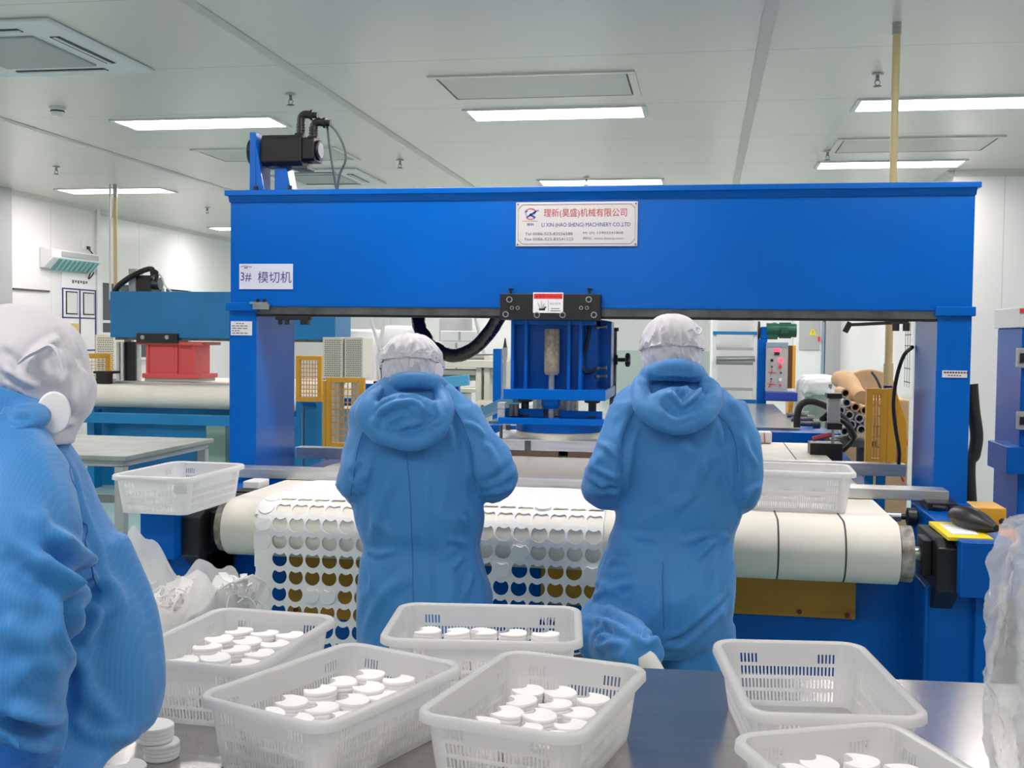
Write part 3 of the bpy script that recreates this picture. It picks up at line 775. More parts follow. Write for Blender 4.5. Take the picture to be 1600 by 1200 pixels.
# hoses and fittings on the side
b = MB()
for py_ in (511, 576, 589):
    f_ = MB()
    p = UY(933, py_, FY + 0.08); q = UY(948, py_ - 1, FY + 0.08)
    f_.cyl(p, (q.x, p.y, q.z), 0.006, 10); f_.cyl((q.x - 0.008, p.y, q.z), (q.x, p.y, q.z), 0.010, 10); f_.ball(p, 0.012, 0.012, 0.010, 10, 6)
    f_.build('air_fitting', DARKSTEEL, hd, smooth=True)
b.stube([tuple(UY(933, 577, FY + 0.08)), tuple(UY(915, 582, FY + 0.07)), tuple(UY(911, 560, FY + 0.08)), tuple(UY(917, 535, FY + 0.08)), tuple(UY(920, 510, FY + 0.08)), tuple(UY(914, 500, FY + 0.08))], 0.007, 6, 8)
b.build('air_hose', RUBBER, hd, smooth=True)
# small side block and springs left of the head
x0, x1, z0, z1 = rp(777, 640, 789, 655, FY)
b = MB().box(x0, x1, FY, FY + 0.06, z0, z1); b.box(x0, x1, FY, FY + 0.06, z1 + 0.004, z1 + 0.03); b.build('guide_block', ALU, hd, bevel=0.002)
b = MB()
for px_, y_ in ((783, 690), (794, 672)):
    p = UY(px_, 664, FY); q = UY(px_, y_, FY); b.cyl((p.x, FY, q.z), (p.x, FY, p.z), 0.007 if px_ == 783 else 0.011, 10)
b.build('guide_pin', DARKSTEEL, hd, smooth=True)
b = MB()
for px_, y_ in ((799, 640), (806, 635)):
    p = UY(px_, 650, FY - 0.01); b.cyl((p.x, FY, p.z), (p.x, FY, p.z + 0.05), 0.012, 10)
b.build('side_valve', DARKSTEEL, hd, smooth=True)

# cable sleeve looping below the beam
cb = [(653, 487), (655, 510), (668, 533), (690, 551), (715, 555), (742, 543), (764, 520), (778, 498), (784, 488)]
t = MB().stube([(*UY(px_, py_, 5.0 - 0.03 * k), 0.031) for k, (px_, py_) in enumerate(cb)], 0.03, 8, 12)
for v in range(len(t.v)):
    p = Vector(t.v[v]); n_ = noise.noise(p * 40) * 0.004 + noise.noise(p * 14) * 0.004; t.v[v] = (p.x + n_, p.y, p.z + n_)
one('cable_sleeve', 'thick black cable sleeve looping below the beam to the press head', 'cable', t, mat('glossy black sleeve', (14, 14, 15), 0.22, bump=(50, 0.5)), smooth=True)

# vertical gauge stand behind the press
t = thing('gauge_stand', 'slim black upright stand with a star knob right of the press head', 'stand', (-0.37, 5.36, 0.937))
p, q = UY(959, 516, 5.36), UY(957, 625, 5.36)
MB().cyl((p.x, 5.36, 0.937), (p.x, 5.36, p.z), 0.016).build('post', DARKSTEEL, t, smooth=True)
MB().cyl((p.x, 5.36, p.z - 0.005), (p.x, 5.36, p.z + 0.012), 0.024).build('post_cap', BLACK, t, smooth=True)
k = UY(958, 562, 5.36)
MB().box(k.x - 0.022, k.x + 0.022, 5.332, 5.388, k.z - 0.024, k.z + 0.024).build('slide_clamp', BLACK, t, bevel=0.004)
kn = MB().cyl((k.x + 0.02, 5.36, k.z), (k.x + 0.06, 5.36, k.z), 0.01, 12)
rings = []
for h, sc_ in ((0.058, 0.7), (0.064, 1.0), (0.076, 1.0), (0.082, 0.7)):
    rings.append([(k.x + h, 5.36 + (0.03 + 0.008 * math.cos(6 * a)) * sc_ * math.cos(a), k.z + (0.03 + 0.008 * math.cos(6 * a)) * sc_ * math.sin(a)) for a in np.linspace(0, 2 * PI, 36, endpoint=False)])
kn.loft(rings); kn.build('star_knob', BLACK, t, smooth=True)

# ------------------------------------------------------------------ conveyor
BZ, BR, BYF = 0.935, 0.105, 3.95
cv = thing('conveyor', 'wide cream belt conveyor on a blue base running under the gantry', 'conveyor', (-0.54, 4.0, 0))
def belt_loop(off, yb=6.90):
    pts = []
    zc = BZ - BR; R = BR + off
    for t in np.linspace(PI / 2, 3 * PI / 2, 20): pts.append((BYF + R * math.cos(t), zc + R * math.sin(t)))
    for t in np.linspace(-PI / 2, PI / 2, 12): pts.append((yb + R * math.cos(t), zc + R * math.sin(t)))
    return pts
MB().prism(belt_loop(0), 0, -1.74, 0.655).build('belt', BELT, cv, smooth=True)
j = MB()
for X in (0.255, 0.475): j.prism(belt_loop(0.0012), 0, X, X + 0.006)
j.build('belt_joint', BELTJOINT, cv, smooth=True)
for x0, x1, nm in ((-1.775, -1.74, 'roller_end'), (0.655, 0.705, 'roller_end')):
    MB().lathe([(0.07, x0), (0.094, x0 + 0.004), (0.096, x1 - 0.004), (0.07, x1)], (0, BYF, BZ - BR), axis=0, seg=32).build(nm, mat('scuffed roller face', (150, 146, 138), 0.55, 0.3, spot=(30, 0.6)) if x0 < 0 else bpy.data.materials['scuffed roller face'], cv, smooth=True)
MB().cyl((-1.95, BYF, BZ - BR), (-1.77, BYF, BZ - BR), 0.026).build('roller_shaft', STEEL, cv, smooth=True)
MB().cyl((0.70, BYF, BZ - BR), (0.86, BYF, BZ - BR), 0.026).lathe([(0.045, 0.735), (0.045, 0.775), (0.036, 0.78)], (0, BYF, BZ - BR), axis=0).build('roller_shaft', STEEL, cv, smooth=True)
for x0, x1 in ((-2.0, -1.87), (0.82, 0.985)):
    r_ = MB().box(x0, x1, 3.74, 4.63, 0.735, 0.915)
    r_.build('side_beam', BLUE, cv, bevel=0.004)
for x0, x1, x2 in ((-1.87, -1.80, -1.8), (0.76, 0.83, 0.76)):
    h_ = MB().prism([(3.80, 0.74), (3.90, 0.66), (4.10, 0.60), (4.16, 0.74), (4.16, 0.90), (3.86, 0.905), (3.80, 0.88)], 0, x0, x1)
    h_.box(x2 - 0.03 if x2 > 0 else x2, x2 + 0.0 if x2 > 0 else x2 + 0.03, 3.89, 4.01, 0.77, 0.89)
    h_.build('bearing_housing', BLACK, cv, bevel=0.004)
# right corner details
MB().box(0.79, 0.93, 3.80, 4.12, 0.906, 0.918).build('warning_tape', SIGNYELLOW, cv, bevel=0.001)
MB().box(0.815, 0.90, 3.86, 4.06, 0.918, 0.920).build('tape_print', PAPER, cv)
MB().stube([(0.86, 4.12, 0.945, 0.010), (0.875, 4.05, 0.952, 0.034), (0.90, 3.98, 0.952, 0.040), (0.925, 3.93, 0.946, 0.034), (0.955, 3.87, 0.94, 0.012)], 0.03, 6, 14).build('handle_grip', BLACK, cv, smooth=True)
# base and legs
b = MB().box(-1.90, 0.80, 4.22, 5.6, 0.0, 0.70); b.box(-1.85, 0.64, 5.6, 6.9, 0.0, 0.70); b.box(0.66, 0.76, 5.14, 5.85, 0.60, 0.90); b.box(-1.93, -1.80, 5.14, 6.8, 0.60, 0.90); b.box(0.66, 0.80, 5.85, 6.9, 0.6, 0.90)
b.build('base_cabinet', BLUE, cv)
for x0, x1 in ((-1.98, -1.80), (0.74, 0.955)):
    l = MB().box(x0, x1, 3.90, 4.10, 0.0, 0.735); l.box(x0, x0 + 0.012, 3.885, 3.90, 0.0, 0.735); l.box(x1 - 0.06, x1, 3.86, 3.90, 0.0, 0.735)
    l.build('leg', BLUE, cv, bevel=0.003)
MB().box(-1.62, -0.86, 4.20, 4.22, 0.43, 0.69).build('inspection_cover', YELLOWPANEL, cv, bevel=0.002)
MB().box(-0.60, 0.56, 4.20, 4.22, 0.535, 0.69).build('inspection_cover', YELLOWPANEL, cv, bevel=0.002)
b = MB()
for x, z in ((0.36, 0.555), (0.53, 0.55), (-0.55, 0.55), (-1.58, 0.46), (-0.9, 0.46)): b.cyl((x, 4.19, z), (x, 4.2, z), 0.009, 10)
b.build('cover_screw', mat('dark red screw', (110, 34, 28), 0.5), cv)
b = MB().box(-1.835, -1.765, 4.27, 4.38, 0.925, 0.955); b.build('white_block', WHITEPAINT, cv, bevel=0.004)
b = MB().box(-1.86, -1.765, 4.20, 4.40, 0.86, 0.925); b.cyl((-1.85, 4.18, 0.90), (-1.76, 4.18, 0.90), 0.02, 12); b.build('block_holder', BLACK, cv, bevel=0.003)
# guide rollers and small parts between belt and right beam
b = MB().cyl((0.66, 4.42, 0.885), (0.80, 4.42, 0.885), 0.011, 12); b.lathe([(0.02, 0.765), (0.036, 0.77), (0.036, 0.80), (0.02, 0.81)], (0, 4.42, 0.885), axis=0, seg=18)
b.build('tension_knob', BLACK, cv, smooth=True)
b = MB().cyl((0.66, 4.42, 0.885), (0.745, 4.42, 0.885), 0.018, 14); b.build('tension_rod', STEEL, cv, smooth=True)
b = MB().box(0.84, 0.95, 4.40, 4.56, 0.915, 0.945); b.cyl((0.86, 4.4, 0.93), (0.90, 4.36, 0.93), 0.01, 10); b.build('sensor_bracket', BLACK, cv, bevel=0.003)
MB().stube([(0.92, 4.40, 0.93), (0.97, 4.30, 0.94), (1.00, 4.12, 0.88), (1.0, 4.0, 0.80)], 0.007, 6, 8).build('sensor_cable', RUBBER, cv, smooth=True)
# flat rails across the belt
def cross_rail(name, y0, y1, x0, x1, z0, z1, label):
    t = MB().box(x0, x1, y0, y1, z0, z1)
    return one(name, label, 'rail', t, ALU, bevel=0.002)
cross_rail('cross_rail', 4.50, 4.63, -1.99, 0.935, 0.938, 0.978, 'long flat aluminium rail across the belt right in front of the gantry columns')
cross_rail('cross_rail', 5.22, 5.30, -1.97, 0.90, 0.945, 1.000, 'flat aluminium rail across the belt behind the gantry columns')
# cutting platen under the press head
pt = thing('cutting_platen', 'stack of metal plates under the round base of the press head', 'platen', (-0.55, 4.8, 0.935))
x0, x1, z0, z1 = rp(764, 688, 948, 711, FY)
zt = UY(866, 687, FY).z
MB().box(x0 - 0.02, x1 + 0.03, FY - 0.03, FY + 0.46, zt - 0.046, zt).build('upper_plate', ALU, pt, bevel=0.003)
MB().box(x0 + 0.06, x0 + 0.30, FY - 0.01, FY + 0.40, zt - 0.072, zt - 0.046).build('die_holder', mat('brown die board', (120, 98, 84), 0.6), pt)
MB().box(x0 + 0.005, x0 + 0.06, FY - 0.01, FY + 0.40, zt - 0.072, zt - 0.046).build('die_edge', STEEL, pt)
MB().box(x0 + 0.34, x1 - 0.01, FY - 0.01, FY + 0.40, zt - 0.072, zt - 0.046).build('die_holder', bpy.data.materials['brown die board'], pt)
MB().box(x0 - 0.10, x1 + 0.10, FY - 0.02, FY + 0.44, BZ, zt - 0.072).build('cutting_board', mat('pale grey cutting board', (196, 192, 188), 0.5), pt, bevel=0.003)
MB().box(x0 + 0.16, x0 + 0.185, FY - 0.038, FY - 0.03, zt - 0.046, zt - 0.004).build('latch', DARKSTEEL, pt)

# black fan-like pedestal, yellow box and hose behind the right column
t = thing('control_box', 'small yellow box on the right side of the gantry column', 'box', (1.12, 4.75, 0.0))
MB().box(1.052, 1.17, 4.60, 4.78, 0.745, 0.905).build('casing', YELLOW, t, bevel=0.004)
MB().box(1.06, 1.12, 4.64, 4.74, 0.0, 0.745).build('post', BLACK, t)
MB().stube([(1.15, 4.58, 0.86, 0.014), (1.16, 4.5, 0.80, 0.018), (1.10, 4.46, 0.75, 0.016), (1.04, 4.45, 0.74, 0.01)], 0.016, 5, 10).build('lever', BLACK, t, smooth=True)
one('curved_hose', 'thick black hose bulging out right of the gantry column', 'hose',
    MB().stube([tuple(UY(1518, 600, 5.2)), tuple(UY(1521, 640, 5.2)), tuple(UY(1526, 680, 5.2)), tuple(UY(1522, 710, 5.2)), tuple(UY(1514, 738, 5.2)), (1.20, 5.2, 0.5), (1.22, 5.2, 0.02)], 0.028, 8, 12), RUBBER, smooth=True)
t = thing('floor_pedestal', 'black pedestal on the floor right of the blue conveyor leg', 'pedestal', (1.13, 4.25, 0))
b = MB().prism([(1.00, 0.0), (1.13, 0.0), (1.10, 0.62), (1.02, 0.70), (1.00, 0.70)], 1, 4.15, 4.35); b.build('post', BLACK, t, bevel=0.004)
b = MB().box(0.98, 1.62, 4.1, 4.5, 0.0, 0.03); b.build('foot', BLACK, t, bevel=0.004)
MB().cyl((1.02, 4.2, 0.84), (1.10, 4.2, 0.84), 0.05, 8).build('orange_knob', mat('orange plastic', (220, 120, 50), 0.45), t, bevel=0.004)
MB().box(1.00, 1.05, 4.15, 4.3, 0.70, 0.86).build('head', BLACK, t)
# ------------------------------------------------------------------ front work table
TZ = 0.77
tb = thing('work_table', 'shiny stainless steel work table in front carrying the white baskets', 'table', (0.0, 2.05, 0), rz=math.radians(3.2))
def tl(x0, x1, y0, y1, z0, z1): return MB().box(x0, x1, y0 + 2.05, y1 + 2.05, z0, z1)
TX0, TX1, TYN, TYF = -1.55, 1.45, -0.60, 0.60
tl(TX0, TX1, TYN, TYF, TZ - 0.035, TZ).build('table_top', TABLETOP, tb, bevel=0.003)
for x in (TX0 + 0.05, TX1 - 0.09):
    for y in (TYN + 0.05, TYF - 0.09):
        tl(x, x + 0.04, y, y + 0.04, 0, TZ - 0.035).build('leg', STEEL, tb)
b = tl(TX0 + 0.06, TX1 - 0.06, TYN + 0.06, TYN + 0.08, TZ - 0.10, TZ - 0.035); b.box(TX0 + 0.06, TX1 - 0.06, 2.05 + TYF - 0.08, 2.05 + TYF - 0.06, TZ - 0.10, TZ - 0.035)
b.build('apron', STEEL, tb)

# ------------------------------------------------------------------ baskets
def rrect(hx, hy, r, z, breaks_x, breaks_y, nc=5):
    """perimeter points of a rounded rectangle; straight sides cut at the given fractions; also which intervals are slot columns"""
    pts = []; kind = []
    def side(p, q, br, tagk):
        for i, (t, k) in enumerate(br):
            pts.append((p[0] + (q[0] - p[0]) * t, p[1] + (q[1] - p[1]) * t, z)); kind.append((k, tagk, t))
    def corner(cx, cy, a0):
        for i in range(nc):
            a = a0 + PI / 2 * i / nc
            pts.append((cx + r * math.cos(a), cy + r * math.sin(a), z)); kind.append((0, 'c', 0))
    side((hx, -hy + r), (hx, hy - r), breaks_y, 'long'); corner(hx - r, hy - r, 0)
    side((hx - r, hy), (-hx + r, hy), breaks_x, 'short'); corner(-hx + r, hy - r, PI / 2)
    side((-hx, hy - r), (-hx, -hy + r), breaks_y, 'long'); corner(-hx + r, -hy + r, PI)
    side((-hx + r, -hy), (hx - r, -hy), breaks_x, 'short'); corner(hx - r, -hy + r, 1.5 * PI)
    return pts, kind
def breaks(n, m0=0.06):
    """n slots along a side: (fraction, 1 if the interval that starts here is a slot)"""
    out = [(0.0, 0)]; p = (1 - 2 * m0) / n
    for i in range(n):
        out.append((m0 + i * p + 0.14 * p, 1)); out.append((m0 + i * p + 0.66 * p, 0))
    return out
def make_basket(name, L=0.43, W=0.30, Hh=0.135):
    """local coordinates, base centre at the origin, long side along y"""
    bx, by = breaks(26, 0.03), breaks(40, 0.03)
    hb = (W * 0.405, L * 0.43); ht = (W * 0.465, L * 0.475)
    rows = [(0.0, 0), (0.012, 1), (0.031, 0), (0.038, 1), (0.057, 0), (0.064, 1), (0.083, 0), (0.090, 2), (0.109, 0), (Hh - 0.004, 0)]
    rings = []
    for z, k in rows:
        t = (z / Hh) ** 0.85
        p, kd = rrect(hb[0] + (ht[0] - hb[0]) * t, hb[1] + (ht[1] - hb[1]) * t, 0.024 + 0.010 * t, z, bx, by)
        rings.append(p)
    n = len(rings[0]); wb = MB()
    wb.v = [tuple(p) for r in rings for p in r]
    for i in range(len(rows) - 1):
        rk = rows[i][1]
        for k in range(n):
            s, side, t = kd[k]
            hole = s == 1 and (rk == 1 or (rk == 2 and (t < 0.03 + 0.94 * (5.1 / 26 if side == 'short' else 5.1 / 40) or t > 0.03 + 0.94 * (20.9 / 26 if side == 'short' else 34.9 / 40))))
            if not hole:
                k2 = (k + 1) % n; wb.face([i * n + k, i * n + k2, (i + 1) * n + k2, (i + 1) * n + k])
    t = thing(name, None, None, (0, 0, 0))
    o = wb.build('slotted_wall', BASKET, t, fix=False); sd = o.modifiers.new('thick', 'SOLIDIFY'); sd.thickness = 0.0022; sd.offset = 0
    # bottom: bars with slots between
    fb = MB(); gx = np.linspace(-hb[0] * 0.90, hb[0] * 0.90, 2 * 17 + 1); gy = np.linspace(-hb[1] * 0.92, hb[1] * 0.92, 2 * 7 + 1)
    gx = [-hb[0] + 0.004] + list(gx) + [hb[0] - 0.004]; gy = [-hb[1] + 0.004] + list(gy) + [hb[1] - 0.004]
    base = len(fb.v)
    fb.v = [(x, y, 0.003) for y in gy for x in gx]
    nx = len(gx)
    for j in range(len(gy) - 1):
        for i in range(nx - 1):
            if i % 2 == 1 and j % 2 == 1 and 0 < i < nx - 2 and 0 < j < len(gy) - 2: continue
            fb.face([j * nx + i, j * nx + i + 1, (j + 1) * nx + i + 1, (j + 1) * nx + i])
    o = fb.build('slotted_bottom', BASKET, t, fix=False); sd = o.modifiers.new('thick', 'SOLIDIFY'); sd.thickness = 0.0025
    # flared rim with a turned-down lip
    rp_ = []
    for dx, z in ((-0.002, Hh - 0.006), (0.002, Hh - 0.001), (0.006, Hh), (0.012, Hh - 0.001), (0.0155, Hh - 0.005), (0.0165, Hh - 0.018), (0.0145, Hh - 0.018), (0.0135, Hh - 0.006), (0.009, Hh - 0.0035), (0.001, Hh - 0.006)):
        p, _ = rrect(ht[0] + dx, ht[1] + dx, 0.034 + dx, z, [(0, 0), (0.5, 0)], [(0, 0), (0.33, 0), (0.66, 0)], 8)
        rp_.append(p)
    rm = MB(); n = len(rp_[0]); m_ = len(rp_)
    rm.v = [q for r in rp_ for q in r]
    for i in range(m_):
        for k in range(n):
            k2 = (k + 1) % n; i2 = (i + 1) % m_; rm.face([i * n + k, i * n + k2, i2 * n + k2, i2 * n + k])
    rm.build('rim', BASKET, t, smooth=True)
    return t
basket0 = make_basket('basket')
BG = 'white slotted plastic baskets'
BK = {}
def put_basket(key, x, y, z, deg, label, first=False, sy=1.0, sx=1.0, sz=1.0):
    o = basket0 if first else dup(basket0, (x, y, z))
    o.location = (x, y, z); o.rotation_euler = (0, 0, math.radians(deg)); o.scale = (sx, sy, sz)
    tag(o, label, 'basket', BG); BK[key] = o
    return o
BZ0 = TZ + 0.0005
put_basket('A', -0.985, 2.252, BZ0, -3.8, 'white slotted basket of foam pads beside the nearest worker, below the scrap bag', first=True)
put_basket('B', -0.671, 2.000, BZ0, -21.8, 'white slotted basket of foam pads set askew, second from left along the front')
put_basket('C', -0.480, 2.475, BZ0, -83, 'white slotted basket at the table back edge, behind the middle front basket', sx=1.1)
put_basket('D', -0.290, 2.022, BZ0, -12.4, 'white slotted basket of foam pads in the middle of the table front')
put_basket('E', 0.213, 2.215, BZ0, 7, 'empty white slotted basket on the table below the kneeling worker at right', sy=1.12, sx=1.04)
put_basket('F', 0.275, 1.710, BZ0, 24, 'white slotted basket with a few pads, cut off by the bottom picture edge')
put_basket('G', -1.865, 3.79, 0.925, -2, 'empty white slotted basket on the left end of the conveyor by the cream roller', sy=1.08)
put_basket('H', 0.325, 4.235, 0.937, 88, 'white slotted basket standing on the belt right of the standing worker', sz=1.1)
MB_ = MB().box(0.0, 0.05, -0.001, 0.0, 0.0, 0.028)
p_ = UY(291, 765, 3.575)
gl_ = MB().box(p_.x - 0.026, p_.x + 0.024, p_.y - 0.004, p_.y - 0.002, p_.z - 0.012, p_.z + 0.016)
gl_.build('paper_tag', LABEL, BK['G'])

# ------------------------------------------------------------------ pads
def pad_outline(r=0.032, n=26):
    """circle with a round bite out of one side: two horns"""
    pts = []
    a0 = math.radians(40)
    for t in np.linspace(a0, 2 * PI - a0, n): pts.append((r * math.cos(t), r * math.sin(t)))
    hx, hy = r * math.cos(a0), r * math.sin(a0)
    for t in np.linspace(-1, 1, 9)[1:-1]: pts.append((hx - 0.42 * r * (1 - t * t), hy * t))
    return pts
def pad_mesh(seed, layers=5, h=0.03):
    rr = random.Random(seed); o = pad_outline(); m = MB(); rings = []; z = 0
    sx, sy = rr.uniform(-.05, .05), rr.uniform(-.05, .05)
    for k in range(layers):
        dx, dy = rr.uniform(-.001, .001), rr.uniform(-.001, .001)
        for f, zz in ((0.975, 0.0), (1.0, 0.18), (1.0, 0.82), (0.975, 1.0)):
            hz = (k + zz) * h / layers
            rings.append([(x * f + sx * hz + dx, y * f + sy * hz + dy, hz + 0.0014 * math.sin(x * 70 + seed) * (k + zz) / layers) for x, y in o])
    m.loft(rings); 
    me = m.mesh('pad_stack'); me.polygons.foreach_set('use_smooth', [True] * len(me.polygons)); me.materials.append(PAD)
    try: me.set_sharp_from_angle(angle=math.radians(35))
    except Exception: pass
    return me
PADS = [pad_mesh(s, 13, 0.097) for s in range(6)]
LOOSE = pad_mesh(31, 4, 0.030)
PADS_TALL = [pad_mesh(s + 20, 8, 0.05) for s in range(3)]
def pads(key, px, zt, label, group, tall=False, ang=None):
    """stacks measured at their tops in the photo, pushed apart until none touch, kept inside their basket"""
    bk = BK.get(key); P = [UZ(x, y, zt) for x, y in px]; P = [[p.x, p.y] for p in P]
    Mi = (Matrix.Rotation(-bk.rotation_euler.z, 3, 'Z')) if bk else None
    for it in range(80):
        for i in range(len(P)):
            for j in range(i):
                dx, dy = P[i][0] - P[j][0], P[i][1] - P[j][1]; d = math.hypot(dx, dy) or 1e-6
                if d < 0.068:
                    k = (0.068 - d) / d / 2; P[i][0] += dx * k; P[i][1] += dy * k; P[j][0] -= dx * k; P[j][1] -= dy * k
        if bk:
            for p in P:
                q = Mi @ Vector((p[0] - bk.location.x, p[1] - bk.location.y, 0))
                hx, hy = 0.1215 * bk.scale[0] - 0.037, 0.185 * bk.scale[1] - 0.039
                q.x = max(-hx, min(hx, q.x)); q.y = max(-hy, min(hy, q.y))
                q = Mi.inverted() @ q; p[0], p[1] = q.x + bk.location.x, q.y + bk.location.y
    out = []
    for i, p in enumerate(P):
        me = (PADS_TALL[i % 3] if tall else PADS[(i * 5 + len(key)) % 6])
        o = bpy.data.objects.new('pad_stack', me); COL.objects.link(o)
        o.location = (p[0], p[1], TZ + (0.0045 if bk else 0.0005)); o.rotation_euler = (0, 0, (PI - 0.3 if ang is None else ang) + RND.uniform(-.5, .5))
        tag(o, label, 'foam pad stack', group); out.append(o)
    return out
ZT = TZ + 0.101
pads('A', [(287, 1030), (339, 1026), (385, 1035), (322, 1009), (370, 1012), (410, 1020), (342, 997), (387, 1002), (432, 1005), (372, 985), (417, 987), (457, 990)], ZT,
     'white crescent-notched foam pad stack in the basket below the scrap bag', 'pad stacks in the left basket')
pads('B', [(417, 1113), (462, 1095), (465, 1122), (497, 1077), (502, 1105), (547, 1065), (550, 1092), (580, 1072), (587, 1049), (622, 1058), (528, 1118), (600, 1085)], ZT,
     'white crescent-notched foam pad stack in the askew basket', 'pad stacks in the askew basket')
pads('D', [(826, 1078), (878, 1081), (927, 1090), (814, 1095), (869, 1101), (910, 1112), (791, 1110), (852, 1118), (757, 1127), (895, 1133), (823, 1138), (880, 1150)], ZT,
     'white crescent-notched foam pad stack in the middle front basket', 'pad stacks in the middle front basket')
low = pads('C', [(665, 1022), (712, 1024), (758, 1024), (802, 1026), (848, 1028), (672, 1008), (725, 1008), (775, 1008), (822, 1010)], TZ + 0.05,
     'white foam pad stack lying at the bottom of the basket at the table back edge', 'lower pad stacks in the back basket', tall=True)
for i, o in enumerate(low[:5]):
    c = o.copy(); COL.objects.link(c); c.location.z += 0.0515; c.location.x += RND.uniform(-.006, .006); c.rotation_euler.z += RND.uniform(-1, 1)
    c.data = PADS_TALL[(i + 1) % 3]
    tag(c, 'white foam pad stack lying uppermost in the basket at the table back edge', 'foam pad stack', 'upper pad stacks in the back basket')
pads('F', [(1225, 1200), (1274, 1194), (1337, 1192), (1397, 1194), (1300, 1230), (1370, 1230)], ZT,
     'white foam pad stack in the basket cut off by the bottom edge', 'pad stacks in the cut off basket')
for i, (x, y, lb) in enumerate(((252, 1158, 'loose white foam pad stack on the table at the nearest worker hem'), (198, 1196, 'loose white foam pad stack on the bare table nearest the camera at the bottom edge'))):
    o = pads('x', [(x, y)], TZ + 0.03, lb, None, ang=2.4)[0]; o.data = LOOSE
    if i == 0:
        c = o.copy(); COL.objects.link(c); c.location.z += 0.031; c.location.x -= 0.012; c.rotation_euler.z += 0.5; c.data = LOOSE
        tag(c, 'white foam pad stack lying on top of the loose one at the nearest worker hem', 'foam pad stack')

# ------------------------------------------------------------------ perforated foam sheet over the roller
SP = 0.0635
def sheet_point(u, s):
    """u = world x, s = distance along the sheet from its front edge of the flat part (s<0 on top, s>0 round the roller and down)"""
    R = BR + 0.004; zc = BZ - BR; arc = R * PI / 2
    wav = 0.004 * math.sin(u * 9 + 1.0) + 0.0025 * math.sin(u * 23 + s * 9)
    if s <= 0: return Vector((u, BYF - s, BZ + 0.004 + 0.3 * abs(wav)))
    if s < arc:
        a = s / R; return Vector((u, BYF - (R) * math.sin(a), zc + R * math.cos(a)))
    h = s - arc
    return Vector((u + 0.012 * math.sin(h * 5 + u * 3) * min(1, h * 3), BYF - R - abs(wav) * min(1, h * 8) - 0.05 * h * h + 0.010 * math.sin(h * 11 + u * 6) * h, zc - h))
sh = MB(); NX, S0, NR = 20, -0.53, 19
XS = -1.605
N = 32
hole = []
for k in range(N):
    a = 2 * PI * k / N
    x, y = 0.0284 * math.cos(a), 0.0284 * math.sin(a)
    up = math.cos(a - PI / 2)                        # top of the hole
    if up > 0.80: y = 0.0284 * 0.80 - 0.0075 * max(0, 1 - (x / 0.0170) ** 2)
    hole.append((x, y))
def sq(k):
    a = 2 * PI * k / N; c, s = math.cos(a), math.sin(a); m = max(abs(c), abs(s)); return (c / m * SP / 2, s / m * SP / 2)
for r in range(NR):
    sc0 = S0 + (r + 0.5) * SP
    for cidx in range(NX):
        cx = XS + (cidx + 0.5) * SP
        o = len(sh.v); k0 = []
        for k in range(N):
            x, y = sq(k); p = sheet_point(cx + x + (0.006 * math.sin(sc0 * 60) if cidx == 0 and x < -0.03 else 0), sc0 - y); sh.v.append(tuple(p))
        filled = cidx == 0 or (sc0 < -0.03)
        for k in range(N):
            x, y = hole[k]
            p = sheet_point(cx + x, sc0 - y); sh.v.append(tuple(p))
        for k in range(N):
            k2 = (k + 1) % N; sh.face([o + k, o + k2, o + N + k2, o + N + k])
        if filled or RND.random() < 0.03:
            # the disc is still in place, pressed a little out of the sheet
            nrm = (sheet_point(cx, sc0 - 0.01) - sheet_point(cx, sc0 + 0.01)).cross(Vector((1, 0, 0))).normalized()
            if nrm.z + (-nrm.y) < 0: nrm = -nrm
            lift = (0.0035 if sc0 > -0.03 else 0.0012) if filled else 0.010
            o2 = len(sh.v)
            for k in range(N): sh.v.append(tuple(Vector(sh.v[o + N + k]) + nrm * lift))
            for k in range(N):
                k2 = (k + 1) % N; sh.face([o + N + k, o + N + k2, o2 + k2, o2 + k])
            sh.face([o2 + k for k in range(N)])
me = sh.mesh('foam_sheet')
bm = bmesh.new(); bm.from_mesh(me); bmesh.ops.remove_doubles(bm, verts=bm.verts, dist=0.0004); bm.to_mesh(me); bm.free()
me.polygons.foreach_set('use_smooth', [False] * len(me.polygons))
fs = link_mesh('foam_sheet', me, SHEET)
sd = fs.modifiers.new('thick', 'SOLIDIFY'); sd.thickness = 0.004; sd.offset = 0
tag(fs, 'white perforated foam sheet draped over the front roller with rows of round holes', 'foam sheet')

# ------------------------------------------------------------------ bags
def fractal(p, f, oct_=3):
    s = 0; a = 1.0
    for _ in range(oct_): s += a * (1 - abs(noise.noise(p * f))); f *= 2.1; a *= 0.5
    return s - 1.1
def lumpy(c, rx, ry, h, seed, amp, f, seg=96, n=72, pw=0.35, topfn=None, open_top=False, zs=1.0):
    """sack standing on its base: superellipse profile with crumple noise"""
    m = MB(); rings = []
    for i in range(n):
        t = i / (n - 1)
        if open_top: prof = 0.80 + 0.25 * math.sin(min(t * 1.15, 1) * PI) ** 0.8 if t > 0 else 0.75
        else: prof = max(0.02, (1 - abs(2 * t - 1) ** (1 / pw))) ** 0.5
        ring = []
        for k in range(seg):
            a = 2 * PI * k / seg
            p = Vector((c[0] + rx * prof * math.cos(a), c[1] + ry * prof * math.sin(a), c[2] + h * t)); pz = p.copy(); pz.z = pz.z * zs + 0.25 * p.x
            nrm = Vector((math.cos(a), math.sin(a), 0.4 * (2 * t - 1)))
            d = amp * fractal(pz + Vector((seed, seed * 2.3, 0)), f, 4)
            q = p + nrm * d
            if topfn: q.z += topfn(a, t)
            q.z = max(q.z, c[2])
            ring.append(q)
        rings.append(ring)
    m.loft(rings, cap=not open_top)
    return m
